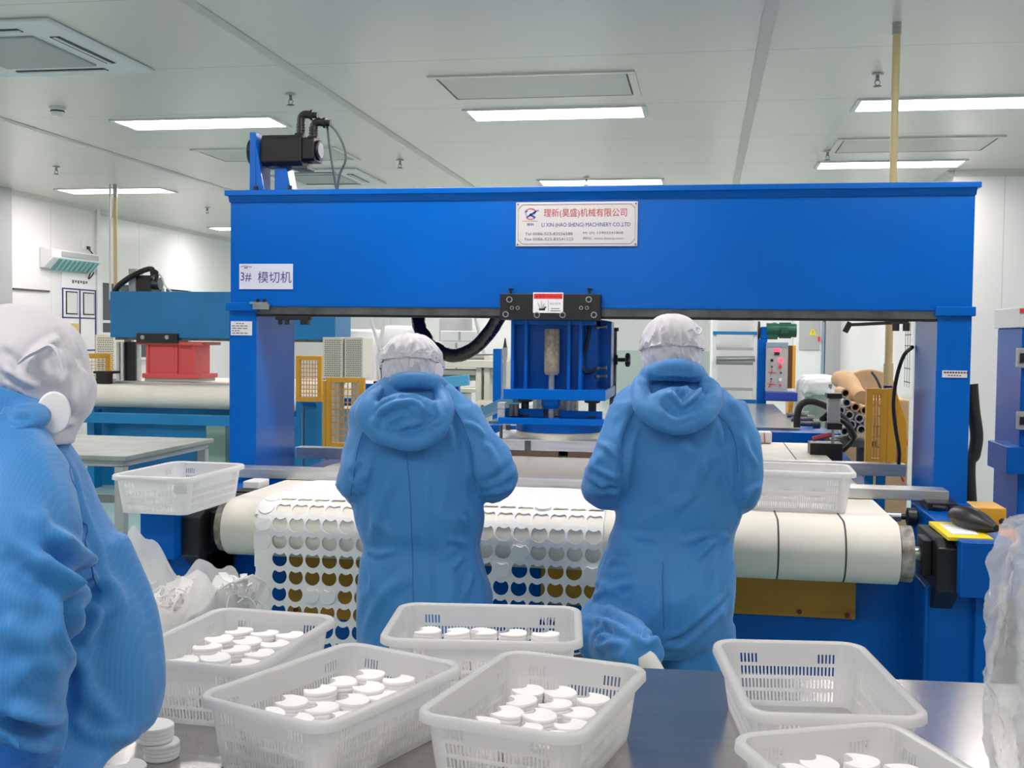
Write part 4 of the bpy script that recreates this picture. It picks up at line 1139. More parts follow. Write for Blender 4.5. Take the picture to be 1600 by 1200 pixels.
# sack of die-cut scraps behind the left basket
sc_c = (-1.43, 2.95, 0.0)
sack = thing('scrap_sack', 'clear plastic sack of white die-cut scraps standing behind the left basket', 'sack', sc_c)
def top1(a, t):
    g = math.exp(-((a - 2.9) / 0.75) ** 2) + 0.35 * math.exp(-((a - 5.6) / 0.5) ** 2)
    return (t ** 4) * (0.13 * g + 0.03 * math.sin(5 * a) + 0.02 * math.sin(11 * a))
s_ = lumpy(sc_c, 0.22, 0.20, 0.82, 3.0, 0.05, 6.0, seg=140, n=100, open_top=True, topfn=top1)
s_.build('sack_film', MILKY, sack, smooth=True)
scr = MB(); rr = random.Random(5)
for i in range(760):
    a = rr.uniform(0, 2 * PI); rad = math.sqrt(rr.random()); z = 0.30 + 0.50 * rr.random() ** 0.6
    lim = 0.17 if z < 0.82 else 0.15
    x = sc_c[0] + rad * lim * 1.18 * math.cos(a); y = sc_c[1] + rad * lim * 0.85 * math.sin(a)
    z += 0.07 * max(0, math.cos(a - 5.6)) * rad if z > 0.72 else 0
    ax = Vector((rr.gauss(0, 1), rr.gauss(0, 1), rr.gauss(0, 1))).normalized(); M3 = Matrix.Rotation(rr.uniform(0, 6), 3, ax)
    if i % 5:                                       # curled ring of web left from punching
        R0 = rr.uniform(0.024, 0.036); t0, t1 = 0, rr.uniform(2.5, 6.0); wd = rr.uniform(0.003, 0.007); rings = []
        for t in np.linspace(t0, t1, 12):
            c1 = Vector((R0 * math.cos(t), R0 * math.sin(t), 0.012 * math.sin(2 * t)))
            rings.append([tuple(M3 @ (c1 + Vector((wd * math.cos(t), wd * math.sin(t), dz))) + Vector((x, y, z))) for dz in (-.0015, .0015)] + [tuple(M3 @ (c1 + Vector((0, 0, dz))) + Vector((x, y, z))) for dz in (.0015, -.0015)])
        scr.loft(rings)
    else:                                           # bent offcut sheet
        R0 = rr.uniform(0.03, 0.055); rings = []
        for t in np.linspace(-1, 1, 6):
            rings.append([tuple(M3 @ Vector((R0 * t, R0 * v * (1 - .3 * t * t), 0.018 * t * t + w_)) + Vector((x, y, z))) for v, w_ in ((-1, 0), (1, 0.004), (1, 0.007), (-1, 0.003))])
        scr.loft(rings)
o = scr.build('scraps', SHEET, sack); o['kind'] = 'stuff'
# crumpled clear bags at the right end of the table
for nm, c, rx, ry, h, sd_, lb in (('plastic_bag', (0.635, 1.94, TZ + 0.001), 0.13, 0.13, 0.47, 9.0, 'big crumpled clear plastic bag at the right edge of the front table'),):
    t = thing(nm, lb, 'plastic bag', c)
    b1 = lumpy(c, rx, ry, h, sd_, 0.060, 10.0, seg=220, n=160, pw=0.16, zs=0.38, topfn=lambda a, t: 0.045 * t ** 6 * math.cos(a - 2.9))
    b1.build('outer_film', FILM, t, smooth=True)
    b2 = lumpy((c[0] + 0.02, c[1], c[2] + 0.004), rx * 0.8, ry * 0.8, h * 0.9, sd_ + 4, 0.05, 12.0, seg=140, n=110, pw=0.16, zs=0.4)
    b2.build('inner_film', FILM, t, smooth=True)
# ------------------------------------------------------------------ people
RIGHT = Vector((math.cos(YAW), math.sin(YAW), 0)); FWD = Vector((-math.sin(YAW), math.cos(YAW), 0)); UP = Vector((0, 0, 1))

def get_np(me):
    n = len(me.vertices); co = np.empty(n * 3, dtype=np.float64); me.vertices.foreach_get('co', co)
    return co.reshape(-1, 3)
def set_np(me, co):
    me.vertices.foreach_set('co', co.astype(np.float32).reshape(-1)); me.update()
def voxel(mb, size):
    """merge overlapping closed shapes into one continuous skin"""
    me = mb.mesh('tmp')
    bm = bmesh.new(); bm.from_mesh(me); bmesh.ops.recalc_face_normals(bm, faces=bm.faces); bm.to_mesh(me); bm.free()
    o = bpy.data.objects.new('tmp', me); COL.objects.link(o)
    r = o.modifiers.new('r', 'REMESH'); r.mode = 'VOXEL'; r.voxel_size = size
    dg = bpy.context.evaluated_depsgraph_get(); dg.update()
    out = bpy.data.meshes.new_from_object(o.evaluated_get(dg))
    bpy.data.objects.remove(o); bpy.data.meshes.remove(me)
    return out
def relax(me, it, lam=0.5):
    co = get_np(me); ne = len(me.edges); e = np.empty(ne * 2, dtype=np.int64); me.edges.foreach_get('vertices', e); e = e.reshape(-1, 2)
    deg = np.bincount(e.ravel(), minlength=len(co)).astype(float)[:, None]; deg[deg == 0] = 1
    for _ in range(it):
        acc = np.zeros_like(co)
        for k in range(3):
            acc[:, k] = np.bincount(e[:, 0], weights=co[e[:, 1], k], minlength=len(co)) + np.bincount(e[:, 1], weights=co[e[:, 0], k], minlength=len(co))
        co += lam * (acc / deg - co)
    set_np(me, co)
def normals(me):
    n = np.empty(len(me.vertices) * 3); me.vertices.foreach_get('normal', n); return n.reshape(-1, 3)
def seg_dist(co, pts):
    """distance of every vertex to a polyline and the fraction along it"""
    best = np.full(len(co), 1e9); frac = np.zeros(len(co)); L = len(pts) - 1
    for i in range(L):
        a, b = np.array(pts[i]), np.array(pts[i + 1]); ab = b - a; t = np.clip(((co - a) @ ab) / max(1e-12, ab @ ab), 0, 1)
        d = np.linalg.norm(co - (a + t[:, None] * ab), axis=1); m = d < best
        best[m] = d[m]; frac[m] = (i + t[m]) / L
    return best, frac
def on_surface(bvh, pxs):
    out = []
    for x, y in pxs:
        h = bvh.ray_cast(CPOS, ray(x, y).normalized())
        if h[0] is not None: out.append(tuple(h[0]))
    return out
def cloth(name, mb, m, parent, size=0.008, smooth=6, folds=(), soft=(5.0, 0.008), ridge=(9.0, 0.006), seed=0.0, hot=(), post=1, stretch=(1, 1, 0.6), gain=1.9):
    """folds: (photo points, amplitude, width); hot: (photo x, y, depth, radius, extra) where the cloth gathers"""
    me = voxel(mb, size); relax(me, smooth)
    co = get_np(me); nm = normals(me)
    heat = np.full(len(co), 1.0)
    for hx, hy, hd_, rad, ex in hot:
        c = np.array(UD(hx, hy, hd_)); d = np.linalg.norm(co - c, axis=1); heat += ex * np.exp(-(d / rad) ** 2)
    disp = np.zeros(len(co)); S = Vector((seed, seed * 1.7, -seed))
    st = Vector(stretch)
    for i in range(len(co)):
        p = Vector(co[i]); q = Vector((p.x * st.x, p.y * st.y, p.z * st.z))
        w1 = noise.noise_vector(q * 3.1 + S) * 0.12
        a = noise.noise(q * soft[0] + S)
        r1 = 1 - abs(noise.noise((q + w1) * ridge[0] + S * 2)); r2 = 1 - abs(noise.noise((q + w1 * 0.6) * ridge[0] * 2.3 - S))
        disp[i] = a * soft[1] + ridge[1] * heat[i] * (max(0, r1 - 0.72) * 2.6 + max(0, r2 - 0.75) * 1.1)
    pts_cache = BVHTree.FromPolygons([Vector(v) for v in co], [tuple(p.vertices) for p in me.polygons])
    for pxs, amp, wd in folds:
        pl_ = on_surface(pts_cache, pxs)
        if len(pl_) < 2: continue
        pl_ = [tuple(v) for v in catmull(pl_, 5)]
        d, f = seg_dist(co, pl_)
        tap = np.clip(np.minimum(f, 1 - f) * 5, 0.15, 1)
        disp += tap * amp * gain * (np.exp(-(d / wd) ** 2) - 0.45 * np.exp(-((d - 1.9 * wd) / wd) ** 2))
    set_np(me, co + nm * disp[:, None]); relax(me, post, 0.4)
    me.polygons.foreach_set('use_smooth', [True] * len(me.polygons))
    return link_mesh(name, me, m, parent), me

def trow(cx, y, hw, d, dh):
    """torso ring from the photo: centre, half width in pixels, depth and half thickness in metres"""
    return (*UD(cx, y, d), hw * d / FOC, dh)
def torso(mb, rows, n=4, seg=36, k=1.0, right=RIGHT, fwd=FWD, e=2.3):
    rings = []
    for r in catmull(rows, n):
        c = Vector(r[:3]); ring = []
        for j in range(seg):
            a = 2 * PI * j / seg; ca, sa = math.cos(a), math.sin(a)
            ring.append(c + right * (r[3] * k * math.copysign(abs(ca) ** (2 / e), ca)) + fwd * (r[4] * k * math.copysign(abs(sa) ** (2 / e), sa)))
        rings.append(ring)
    mb.loft(rings)
def limb(mb, rows, k=1.0, n=5, seg=16, flat=1.0):
    """rows (photo x, y, depth, radius in metres)"""
    pts = [(*UD(x, y, d), r * k) for x, y, d, r in rows]
    mb.stube(pts, 0, n, seg, flat)
def hand(mb, wrist, direction, side):
    """palm, four fingers of different length, a thumb from the side; slightly curled"""
    w_ = Vector(wrist); d = Vector(direction).normalized(); s_ = d.cross(UP).normalized() * side; dn = s_.cross(d).normalized()
    if dn.z > 0: dn = -dn
    rings = []
    for t, hw, th in ((0, .024, .018), (0.03, .034, .016), (0.06, .040, .014), (0.085, .040, .012)):
        c = w_ + d * t
        rings.append([c + s_ * hw * math.cos(a) + dn * th * math.sin(a) for a in np.linspace(0, 2 * PI, 16, endpoint=False)])
    mb.loft(rings)
    for i, L in enumerate((0.066, 0.074, 0.069, 0.054)):
        b_ = w_ + d * 0.078 + s_ * (0.030 - 0.0195 * i)
        mb.stube([(*b_, .0095), (*(b_ + d * L * .4 + dn * .004), .009), (*(b_ + d * L * .75 + dn * .016), .008), (*(b_ + d * L * .93 + dn * .034), .007)], 0, 4, 10)
    b_ = w_ + d * 0.03 + s_ * 0.030
    mb.stube([(*b_, .012), (*(b_ + d * .025 + s_ * .022 + dn * .008), .0105), (*(b_ + d * .052 + s_ * .026 + dn * .02), .008)], 0, 4, 10)

def head_shape(mb, c, face, s=1.0):
    """skull, jaw, nose, ears; face = horizontal-ish direction the person looks"""
    f_ = Vector(face).normalized(); r_ = f_.cross(UP).normalized(); u_ = r_.cross(f_).normalized(); c = Vector(c)
    def ell(o, a, b, h):
        rings = []
        for i in range(1, 10):
            t = PI * i / 10
            rings.append([c + o[0] * r_ * s + o[1] * f_ * s + o[2] * u_ * s + (r_ * a * math.sin(t) * math.cos(p) + f_ * b * math.sin(t) * math.sin(p) - u_ * h * math.cos(t)) * s for p in np.linspace(0, 2 * PI, 18, endpoint=False)])
        mb.loft(rings)
    ell((0, 0, 0.02), 0.076, 0.095, 0.092); ell((0, 0.03, -0.055), 0.056, 0.062, 0.065)
    ell((0, 0.098, -0.02), 0.013, 0.018, 0.024)
    for q in (-1, 1): ell((q * 0.078, -0.005, -0.015), 0.010, 0.018, 0.030)
    ell((0, 0.086, -0.062), 0.022, 0.012, 0.010)
    return c, f_, r_, u_

def cap_mesh(c, rx, ry, rz, top, right, fwd, up, gathers, seed, band=-0.05, flare=1.0, drape=0.13):
    """bouffant cap: puffed crown gathered into a band, a pleated neck cape below"""
    m = MB(); rings = []; n = 160
    prof = []                                          # (height from centre, radius factor, gather weight)
    for t in np.linspace(0.06, 1, 24): prof.append((rz * math.cos(t * PI / 2 * 1.10), math.sin(min(t * PI / 2 * 1.10, PI / 2)) ** 0.82, t ** 2))
    z1 = prof[-1][0]
    for t in np.linspace(0.12, 1, 8): prof.append((z1 - (z1 - band) * t, 1 - 0.05 * t ** 2, 1.0))
    prof.append((band - 0.004, 0.925, 0.35)); prof.append((band - 0.009, 0.94, 0.45))
    for t in np.linspace(0.08, 1, 14): prof.append((band - 0.010 - drape * t, (0.955 - 0.30 * max(0, t - 0.25) ** 1.1) * (1 + (flare - 1) * t), 0.6))
    for z, f, g in prof:
        ring = []
        for k in range(n):
            a = 2 * PI * k / n
            ph = gathers * a + 1.8 * math.sin(3 * a + seed) + 2.2 * (z - band) * 14 * math.sin(2 * a + seed)
            p3 = Vector((math.cos(a) * 2.2, math.sin(a) * 2.2, z * 16 + seed))
            near = math.exp(-((z - band) / 0.035) ** 2)
            d = 0.0035 * g * math.sin(ph) * (0.25 + near) + 0.010 * g * noise.noise(p3) + 0.011 * g * max(0, 1 - abs(noise.noise(p3 * 1.9)) - 0.72) * 3
            ring.append(c + right * (rx * f + d) * math.cos(a) + fwd * (ry * f + d) * math.sin(a) + up * (z + 0.004 * noise.noise(p3 * 1.7)))
        rings.append(ring)
    m.loft(rings); return m

def seam(name, bvh, pxs, m, parent, r=0.0016):
    pl_ = on_surface(bvh, pxs)
    if len(pl_) < 2: return
    q = []
    for v in catmull(pl_, 6):
        h = bvh.find_nearest(Vector(v)); q.append(h[0] if h[0] is not None else Vector(v))
    MB().tube(q, r, 6).build(name, m, parent, smooth=True)
SEAM = mat('blue seam thread', (44, 104, 176), 0.7)
def bvh_of(me, ob):
    off = root_loc(ob.parent)
    return BVHTree.FromPolygons([v.co + off for v in me.vertices], [tuple(p.vertices) for p in me.polygons])
def shoe(parent, heel, toe, r=0.045):
    h, t = Vector(heel), Vector(toe); mid = h.lerp(t, 0.55)
    b = MB().stube([(*h, r * 0.8), (*h.lerp(t, 0.15), r), (*mid, r * 0.95), (*h.lerp(t, 0.85), r * 0.9), (*t, r * 0.5)], 0, 5, 16, flat=0.85)
    return b.build('shoe', SOLE, parent, smooth=True)
def face_parts(parent, fr, s=1.0):
    c, f_, r_, u_ = fr
    for q in (-1, 1):
        e_ = c + (f_ * 0.088 + r_ * q * 0.032 + u_ * 0.005) * s
        MB().ball(e_, 0.011, 0.011, 0.008, 10, 6).build('eye', EYE, parent, smooth=True)
def mask_part(parent, fr, s=0.9):
    c, f_, r_, u_ = fr; rings = []
    for i, (h, w_, d) in enumerate(((-0.012, 0.066, 0.110), (-0.03, 0.070, 0.120), (-0.055, 0.070, 0.118), (-0.085, 0.066, 0.108), (-0.112, 0.055, 0.088))):
        ring = []
        for a in np.linspace(-0.30, PI + 0.30, 26):
            ca, sa = math.cos(a), math.sin(a)
            ring.append(c + (r_ * w_ * 1.16 * ca + f_ * (d * max(sa, -0.2) + (0.0 if sa > 0 else 0)) + u_ * h) * s)
        rings.append(ring)
    o = MB().loft(rings, cap=False, closed=False).build('face_mask', MASK, parent, smooth=True, fix=False)
    sd = o.modifiers.new('thick', 'SOLIDIFY'); sd.thickness = 0.003
    return o

# ---- worker bending over the belt at the left -------------------------------------
D1 = 3.35
p1 = thing('person', 'worker with raised elbows at the perforated sheet, blue hooded coverall and gathered white cap', 'person', (*UD(664, 1100, D1).xy, 0))
T1 = [trow(645, 590, 36, D1 - .02, .065), trow(646, 604, 58, D1 - .01, .085), trow(648, 622, 84, D1, .105), trow(652, 648, 104, D1, .125), trow(655, 690, 106, D1, .135), trow(655, 735, 104, D1, .138),
      trow(654, 780, 102, D1, .14), trow(654, 815, 99, D1, .138), trow(657, 850, 90, D1, .13), trow(660, 888, 98, D1, .145), trow(664, 930, 103, D1, .15), trow(666, 980, 104, D1, .15), trow(666, 1040, 102, D1, .145), trow(666, 1075, 90, D1, .12)]
AL1 = [(598, 648, D1 - .02, .074), (578, 700, D1 - .04, .072), (560, 748, D1 - .07, .058), (564, 762, D1 - .03, .054), (590, 776, D1 + .12, .055), (618, 772, D1 + .26, .045)]
AR1 = [(712, 650, D1 - .02, .078), (742, 700, D1 - .04, .080), (768, 738, D1 - .07, .074), (772, 752, D1 + .02, .066), (756, 752, D1 + .16, .055), (738, 746, D1 + .28, .045)]
LG1 = [[(618, 1010, D1, .115), (616, 1120, D1 - .02, .098), (615, 1220, D1, .085), (614, 1305, D1, .078)], [(712, 1010, D1, .115), (716, 1120, D1 - .02, .098), (718, 1220, D1, .085), (720, 1305, D1, .078)]]
def build_body(parent, T, arms, legs, hc, face, hands, nk, k=0.8, hs=0.86, lk=0.6):
    m = MB(); torso(m, T, k=k)
    for a in arms: limb(m, a, 0.62)
    for l in legs: limb(m, l, lk)
    for w_, d_, s_ in hands: hand(m, w_, d_, s_)
    m.stube([(*nk, .055), (*(Vector(nk).lerp(Vector(hc), 0.6)), .052), (*hc, .055)], 0, 3, 14)
    fr = head_shape(m, Vector(hc) - UP * 0.012, face, hs)
    me = voxel(m, 0.0075); relax(me, 3); me.polygons.foreach_set('use_smooth', [True] * len(me.polygons))
    link_mesh('body', me, SKIN, parent)
    face_parts(parent, fr, hs)
    return fr
hc1 = UD(644, 568, D1 + .02)
wl, wr = UD(618, 772, D1 + .26), UD(738, 746, D1 + .28)
fr1 = build_body(p1, T1, (AL1, AR1), LG1, hc1, FWD * 0.9 + RIGHT * 0.1 - UP * 0.45, ((wl, FWD + RIGHT * .3 - UP * .15, 1), (wr, FWD - RIGHT * .3 - UP * .15, -1)), UD(646, 610, D1))
mask_part(p1, fr1)
m = MB(); torso(m, T1); limb(m, AL1); limb(m, AR1)
for l in LG1: limb(m, l)
# pointed elbow of the left sleeve
limb(m, [(566, 730, D1 - .05, .058), (545, 750, D1 - .06, .040), (525, 765, D1 - .07, .014)], n=3)
folds = [([(668, 700), (666, 780), (668, 850), (670, 900), (672, 960)], 0.0028, 0.010),
         ([(700, 640), (722, 690), (735, 740), (745, 800)], -0.005, 0.011), ([(592, 640), (570, 700), (556, 760), (552, 800)], -0.004, 0.011),
         ([(748, 842), (728, 848), (700, 842)], 0.006, 0.009), ([(748, 850), (725, 868), (705, 890)], 0.006, 0.009), ([(748, 846), (732, 826), (722, 806)], 0.006, 0.008), ([(752, 860), (740, 890), (728, 930)], 0.005, 0.010),
         ([(570, 858), (590, 866), (620, 860)], 0.005, 0.009), ([(568, 862), (580, 890), (584, 930)], 0.005, 0.010), ([(610, 740), (592, 800), (580, 850)], 0.005, 0.016),
         ([(800, 720), (780, 742), (762, 756)], -0.006, 0.010), ([(808, 745), (790, 762), (768, 770)], 0.006, 0.009), ([(758, 690), (772, 712), (776, 736)], 0.005, 0.010), ([(545, 745), (560, 738), (575, 720)], -0.005, 0.010),
         ([(722, 660), (744, 668), (760, 684)], 0.004, 0.008), ([(640, 900), (600, 930), (570, 990)], 0.004, 0.016)]
co1, me1 = cloth('coverall', m, COVERALL, p1, folds=folds, seed=1.3, soft=(4.5, .008), ridge=(6.0, .008), hot=((757, 850, D1 - .1, .10, 1.2), (565, 860, D1 - .1, .09, 1.0), (790, 750, D1 - .05, .1, 1.6), (545, 750, D1 - .05, .1, 1.2)))
bv = bvh_of(me1, co1)
seam('back_seam', bv, [(634, 705), (640, 760), (644, 850), (645, 910), (646, 970)], SEAM, p1)
seam('shoulder_seam', bv, [(702, 628), (722, 660), (738, 710), (748, 760)], SEAM, p1)
seam('shoulder_seam', bv, [(580, 650), (562, 690), (552, 750), (549, 785)], SEAM, p1)
# hood hanging on the back
def hood(parent, pth, bag, collar, folds, seed, size=0.006, bags=()):
    m = MB(); limb(m, pth, n=6, seg=14, flat=0.75); limb(m, collar, n=6, seg=12)
    for bx, by, bd, rx, ry, rz in (bag,) + tuple(bags):
        c = UD(bx, by, bd); rings = []
        for i in range(1, 12):
            t = PI * i / 12
            rings.append([c + RIGHT * rx * math.sin(t) * math.cos(a) + FWD * ry * math.sin(t) * math.sin(a) - UP * rz * math.cos(t) for a in np.linspace(0, 2 * PI, 24, endpoint=False)])
        m.loft(rings)
    return cloth('hood', m, COVERALL, parent, size=size, smooth=5, folds=folds, seed=seed, soft=(9, .006), ridge=(9, .004), post=1, stretch=(1, 1, 1), gain=1.25)
hood(p1, [(600, 606, D1 - .05, .026), (577, 626, D1 - .12, .026), (570, 652, D1 - .155, .026), (598, 681, D1 - .18, .025), (640, 691, D1 - .19, .025), (678, 677, D1 - .185, .026), (694, 644, D1 - .16, .026), (690, 612, D1 - .08, .026)],
     (634, 650, D1 - .145, .100, .048, .068),
     [(610, 602, D1 - .02, .026), (626, 597, D1 - .10, .026), (655, 595, D1 - .115, .026), (682, 600, D1 - .06, .026), (690, 606, D1 + .02, .024)],
     [([(580, 664), (598, 641), (628, 629), (652, 631), (655, 650)], 0.010, 0.008), ([(592, 668), (606, 650), (632, 641), (645, 652)], -0.008, 0.007), ([(610, 684), (632, 666), (652, 661), (676, 668)], 0.006, 0.008),
      ([(664, 610), (682, 630), (688, 652), (676, 668)], 0.006, 0.007), ([(600, 616), (640, 611), (678, 611)], -0.006, 0.006), ([(656, 640), (668, 652), (684, 656)], -0.006, 0.006),
      ([(620, 598), (612, 612), (596, 628)], 0.006, 0.006), ([(640, 596), (636, 612), (622, 626)], 0.005, 0.005), ([(660, 598), (662, 612), (656, 626)], 0.005, 0.005), ([(626, 690), (640, 676), (646, 664)], 0.004, 0.006)], 4.0)
cp = UD(643, 566, D1 + .01)
cap_up = (UP * 0.96 + FWD * 0.28).normalized(); cap_f = (FWD * 0.96 - UP * 0.28).normalized()
cb_ = cap_mesh(cp, .091, .108, .083, 0, RIGHT, cap_f, cap_up, 26, 2.0, band=0.012, drape=0.085).build('cap', CAP, p1, smooth=True, fix=True)
def cap_band(parent, c, rx, ry, z, right, fwd, up, r=0.005, wob=0.003):
    q = [c + right * rx * math.cos(a) + fwd * ry * math.sin(a) + up * (z + wob * math.sin(5 * a)) for a in np.linspace(0, 2 * PI, 60)]
    MB().tube(q, r, 8).build('elastic_band', CAP, parent, smooth=True)
cap_band(cb_, cp, .089, .105, .004, RIGHT, cap_f, cap_up)
def ear_pad(parent, x, y, d, rx, rz, nrm):
    c = UD(x, y, d); n_ = Vector(nrm).normalized(); a_ = n_.cross(UP).normalized(); b_ = n_.cross(a_)
    rings = [[c + n_ * h + (a_ * rx * math.cos(t) + b_ * rz * math.sin(t)) * s_ for t in np.linspace(0, 2 * PI, 28, endpoint=False)] for h, s_ in ((-0.006, 1), (0.003, 1), (0.006, .92), (0.007, .5))]
    MB().loft(rings).build('ear_pad', MASK, parent, smooth=True)
ear_pad(cb_, 684, 580, D1 - .035, .020, .024, RIGHT - FWD * 0.9)
shoe(p1, UD(614, 1322, D1 - .06), UD(612, 1322, D1 + .16)); shoe(p1, UD(720, 1322, D1 - .06), UD(722, 1322, D1 + .16))

# ---- worker kneeling with one leg at the right -------------------------------------
D2 = 3.42
p2 = thing('person', 'kneeling worker in blue hooded coverall and white cap with looped tie, before the belt', 'person', (*UD(1060, 1100, D2).xy, 0))
T2 = [trow(1053, 582, 34, D2, .065), trow(1053, 600, 60, D2, .085), trow(1055, 620, 90, D2, .11), trow(1058, 650, 104, D2, .13), trow(1059, 695, 102, D2, .138), trow(1059, 745, 99, D2, .14),
      trow(1059, 790, 96, D2, .142), trow(1050, 832, 91, D2, .14), trow(1042, 868, 99, D2 - .01, .155), trow(1038, 905, 106, D2 - .02, .17), trow(1036, 945, 107, D2 - .02, .175), trow(1038, 985, 96, D2 - .01, .16), trow(1045, 1010, 70, D2, .12)]
AL2 = [(988, 642, D2 - .02, .074), (973, 690, D2 - .05, .073), (957, 735, D2 - .08, .068), (948, 758, D2 - .02, .064), (962, 768, D2 + .14, .055), (985, 762, D2 + .27, .045)]
AR2 = [(1130, 640, D2 - .02, .076), (1147, 690, D2 - .05, .076), (1153, 738, D2 - .07, .072), (1152, 766, D2 - .02, .068), (1142, 768, D2 + .14, .055), (1122, 760, D2 + .27, .045)]
LR2 = [(1088, 975, D2, .120), (1090, 1030, D2 - .01, .112), (1088, 1130, D2, .092), (1086, 1220, D2, .082), (1085, 1300, D2, .076)]
LL2 = [(985, 955, D2 - .02, .122), (965, 975, D2 - .01, .112), (950, 992, D2 - .04, .098), (962, 1000, D2 - .20, .082), (985, 1012, D2 - .36, .066), (1008, 1022, D2 - .47, .054)]
hc2 = UD(1050, 545, D2 + .02)
fr2 = build_body(p2, T2, (AL2, AR2), (LR2, LL2[:-1]), hc2, FWD * 0.95 - UP * 0.3, ((UD(985, 762, D2 + .27), FWD + RIGHT * .3 - UP * .15, 1), (UD(1122, 760, D2 + .27), FWD - RIGHT * .3 - UP * .15, -1)), UD(1053, 600, D2), lk=0.42)
mask_part(p2, fr2)
m = MB(); torso(m, T2)
for l in (AL2, AR2, LR2, LL2): limb(m, l)
limb(m, [(950, 752, D2 - .06, .055), (928, 764, D2 - .05, .030)], n=3)
limb(m, [(1150, 752, D2 - .06, .06), (1160, 775, D2 - .05, .045)], n=3)
folds = [([(1034, 1003), (1060, 998), (1090, 978), (1120, 955), (1140, 932)], -0.009, 0.010), ([(1034, 1003), (1010, 992), (980, 975), (950, 963), (920, 960)], -0.009, 0.011),
         ([(1040, 990), (1038, 950), (1037, 910), (1040, 880)], -0.004, 0.008),
         ([(958, 828), (990, 838), (1030, 842)], 0.005, 0.009), ([(1136, 832), (1110, 850), (1080, 880)], 0.006, 0.010), ([(1130, 838), (1115, 870), (1108, 910)], 0.006, 0.009), ([(1136, 845), (1132, 880), (1128, 930)], 0.005, 0.009), ([(1128, 832), (1100, 838), (1060, 850)], 0.004, 0.009),
         ([(934, 892), (955, 880), (985, 876)], 0.006, 0.010), ([(932, 910), (960, 918), (990, 910)], 0.006, 0.010), ([(930, 935), (950, 925), (975, 930)], 0.005, 0.009),
         ([(915, 975), (940, 972), (970, 985), (1000, 1005)], 0.005, 0.010), ([(925, 1000), (945, 985), (960, 990)], -0.006, 0.008), ([(930, 1015), (965, 1005), (1000, 1015)], 0.006, 0.009),
         ([(996, 640), (978, 690), (972, 740), (972, 790)], -0.007, 0.011), ([(1118, 640), (1142, 690), (1150, 740), (1152, 790)], -0.003, 0.011), ([(1152, 690), (1155, 730), (1152, 780)], -0.007, 0.010),
         ([(935, 690), (955, 705), (972, 722)], 0.007, 0.009), ([(925, 728), (950, 740), (970, 745)], 0.007, 0.009), ([(920, 750), (945, 762), (968, 762)], -0.008, 0.008), ([(930, 742), (942, 756), (960, 770)], 0.006, 0.007),
         ([(1160, 680), (1166, 705), (1182, 730)], 0.006, 0.009), ([(1186, 755), (1170, 765), (1156, 780)], 0.006, 0.008),
         ([(1010, 700), (1050, 690), (1090, 720)], 0.003, 0.016), ([(1100, 700), (1080, 760), (1050, 800)], 0.003, 0.016), ([(1090, 770), (1070, 785), (1055, 800)], 0.003, 0.007)]
co2, me2 = cloth('coverall', m, COVERALL, p2, folds=folds, seed=7.7, soft=(5, .007), ridge=(7.0, .009), hot=((945, 745, D2, .10, 1.8), (1165, 760, D2, .1, 1.2), (950, 990, D2 - .1, .14, 1.6), (1120, 850, D2 - .1, .1, .8), (950, 860, D2 - .1, .1, .8)))
bv = bvh_of(me2, co2)
seam('back_seam', bv, [(1036, 880), (1036, 940), (1037, 985)], SEAM, p2)
seam('shoulder_seam', bv, [(998, 628), (985, 655), (972, 690), (972, 740)], SEAM, p2)
seam('shoulder_seam', bv, [(1118, 645), (1138, 665), (1150, 700), (1153, 740)], SEAM, p2)
hood(p2, [(1006, 594, D2 - .04, .028), (1001, 616, D2 - .11, .032), (1014, 642, D2 - .165, .035), (1040, 658, D2 - .19, .036), (1070, 661, D2 - .195, .036), (1098, 646, D2 - .18, .035), (1111, 620, D2 - .13, .033), (1104, 596, D2 - .05, .030)],
     (1058, 634, D2 - .15, .092, .046, .056),
     [(1012, 588, D2 - .01, .026), (1026, 580, D2 - .10, .030), (1054, 577, D2 - .125, .032), (1082, 580, D2 - .09, .030), (1096, 590, D2 - .0, .026)],
     [([(1026, 596), (1044, 614), (1066, 636)], 0.011, 0.007), ([(1100, 604), (1086, 620), (1067, 636)], 0.011, 0.007), ([(1040, 598), (1056, 608), (1066, 622)], -0.012, 0.008), ([(1090, 600), (1078, 610), (1068, 622)], -0.012, 0.008),
      ([(1018, 606), (1026, 630), (1040, 648)], 0.006, 0.008), ([(1016, 589), (1052, 591), (1092, 590)], -0.010, 0.006), ([(1020, 640), (1056, 656), (1092, 644)], 0.004, 0.008), ([(1048, 600), (1062, 594), (1078, 600)], 0.006, 0.006)], 11.0)
cp = UD(1050, 541, D2 + .01)
cu = (UP * 0.985 + FWD * 0.17).normalized(); cf = (FWD * 0.985 - UP * 0.17).normalized()
cb2 = cap_mesh(cp, .093, .110, .098, 0, RIGHT, cf, cu, 20, 5.0, band=0.004, drape=0.10).build('cap', CAP, p2, smooth=True, fix=True)
cap_band(cb2, cp, .089, .106, -.003, RIGHT, cf, cu, wob=0.006)
q = [UD(x, y, D2 - .085 + .02 * abs(i - 4) * (i > 2)) for i, (x, y) in enumerate(((1066, 536), (1072, 522), (1079, 514), (1084, 517), (1092, 522), (1096, 516), (1092, 512), (1084, 512)))]
MB().stube([tuple(v) for v in q], 0.0028, 6, 8).build('tie_cord', CAP, cb2, smooth=True)
fl = Vector(UD(1008, 1022, D2 - .47))
shoe(p2, fl - UP * 0.004 + FWD * .012 - RIGHT * .005, fl + RIGHT * .075 - FWD * 0.01 - UP * 0.14, 0.036)
shoe(p2, UD(1085, 1318, D2 - .06), UD(1085, 1318, D2 + .16))
st = thing('stool', 'black stool under the bent knee of the worker at the right roller', 'stool', (*UD(945, 1040, D2 - .02).xy, 0))
sx_, sy_ = st.location.x, st.location.y; szt = UD(945, 1040, D2 - .02).z
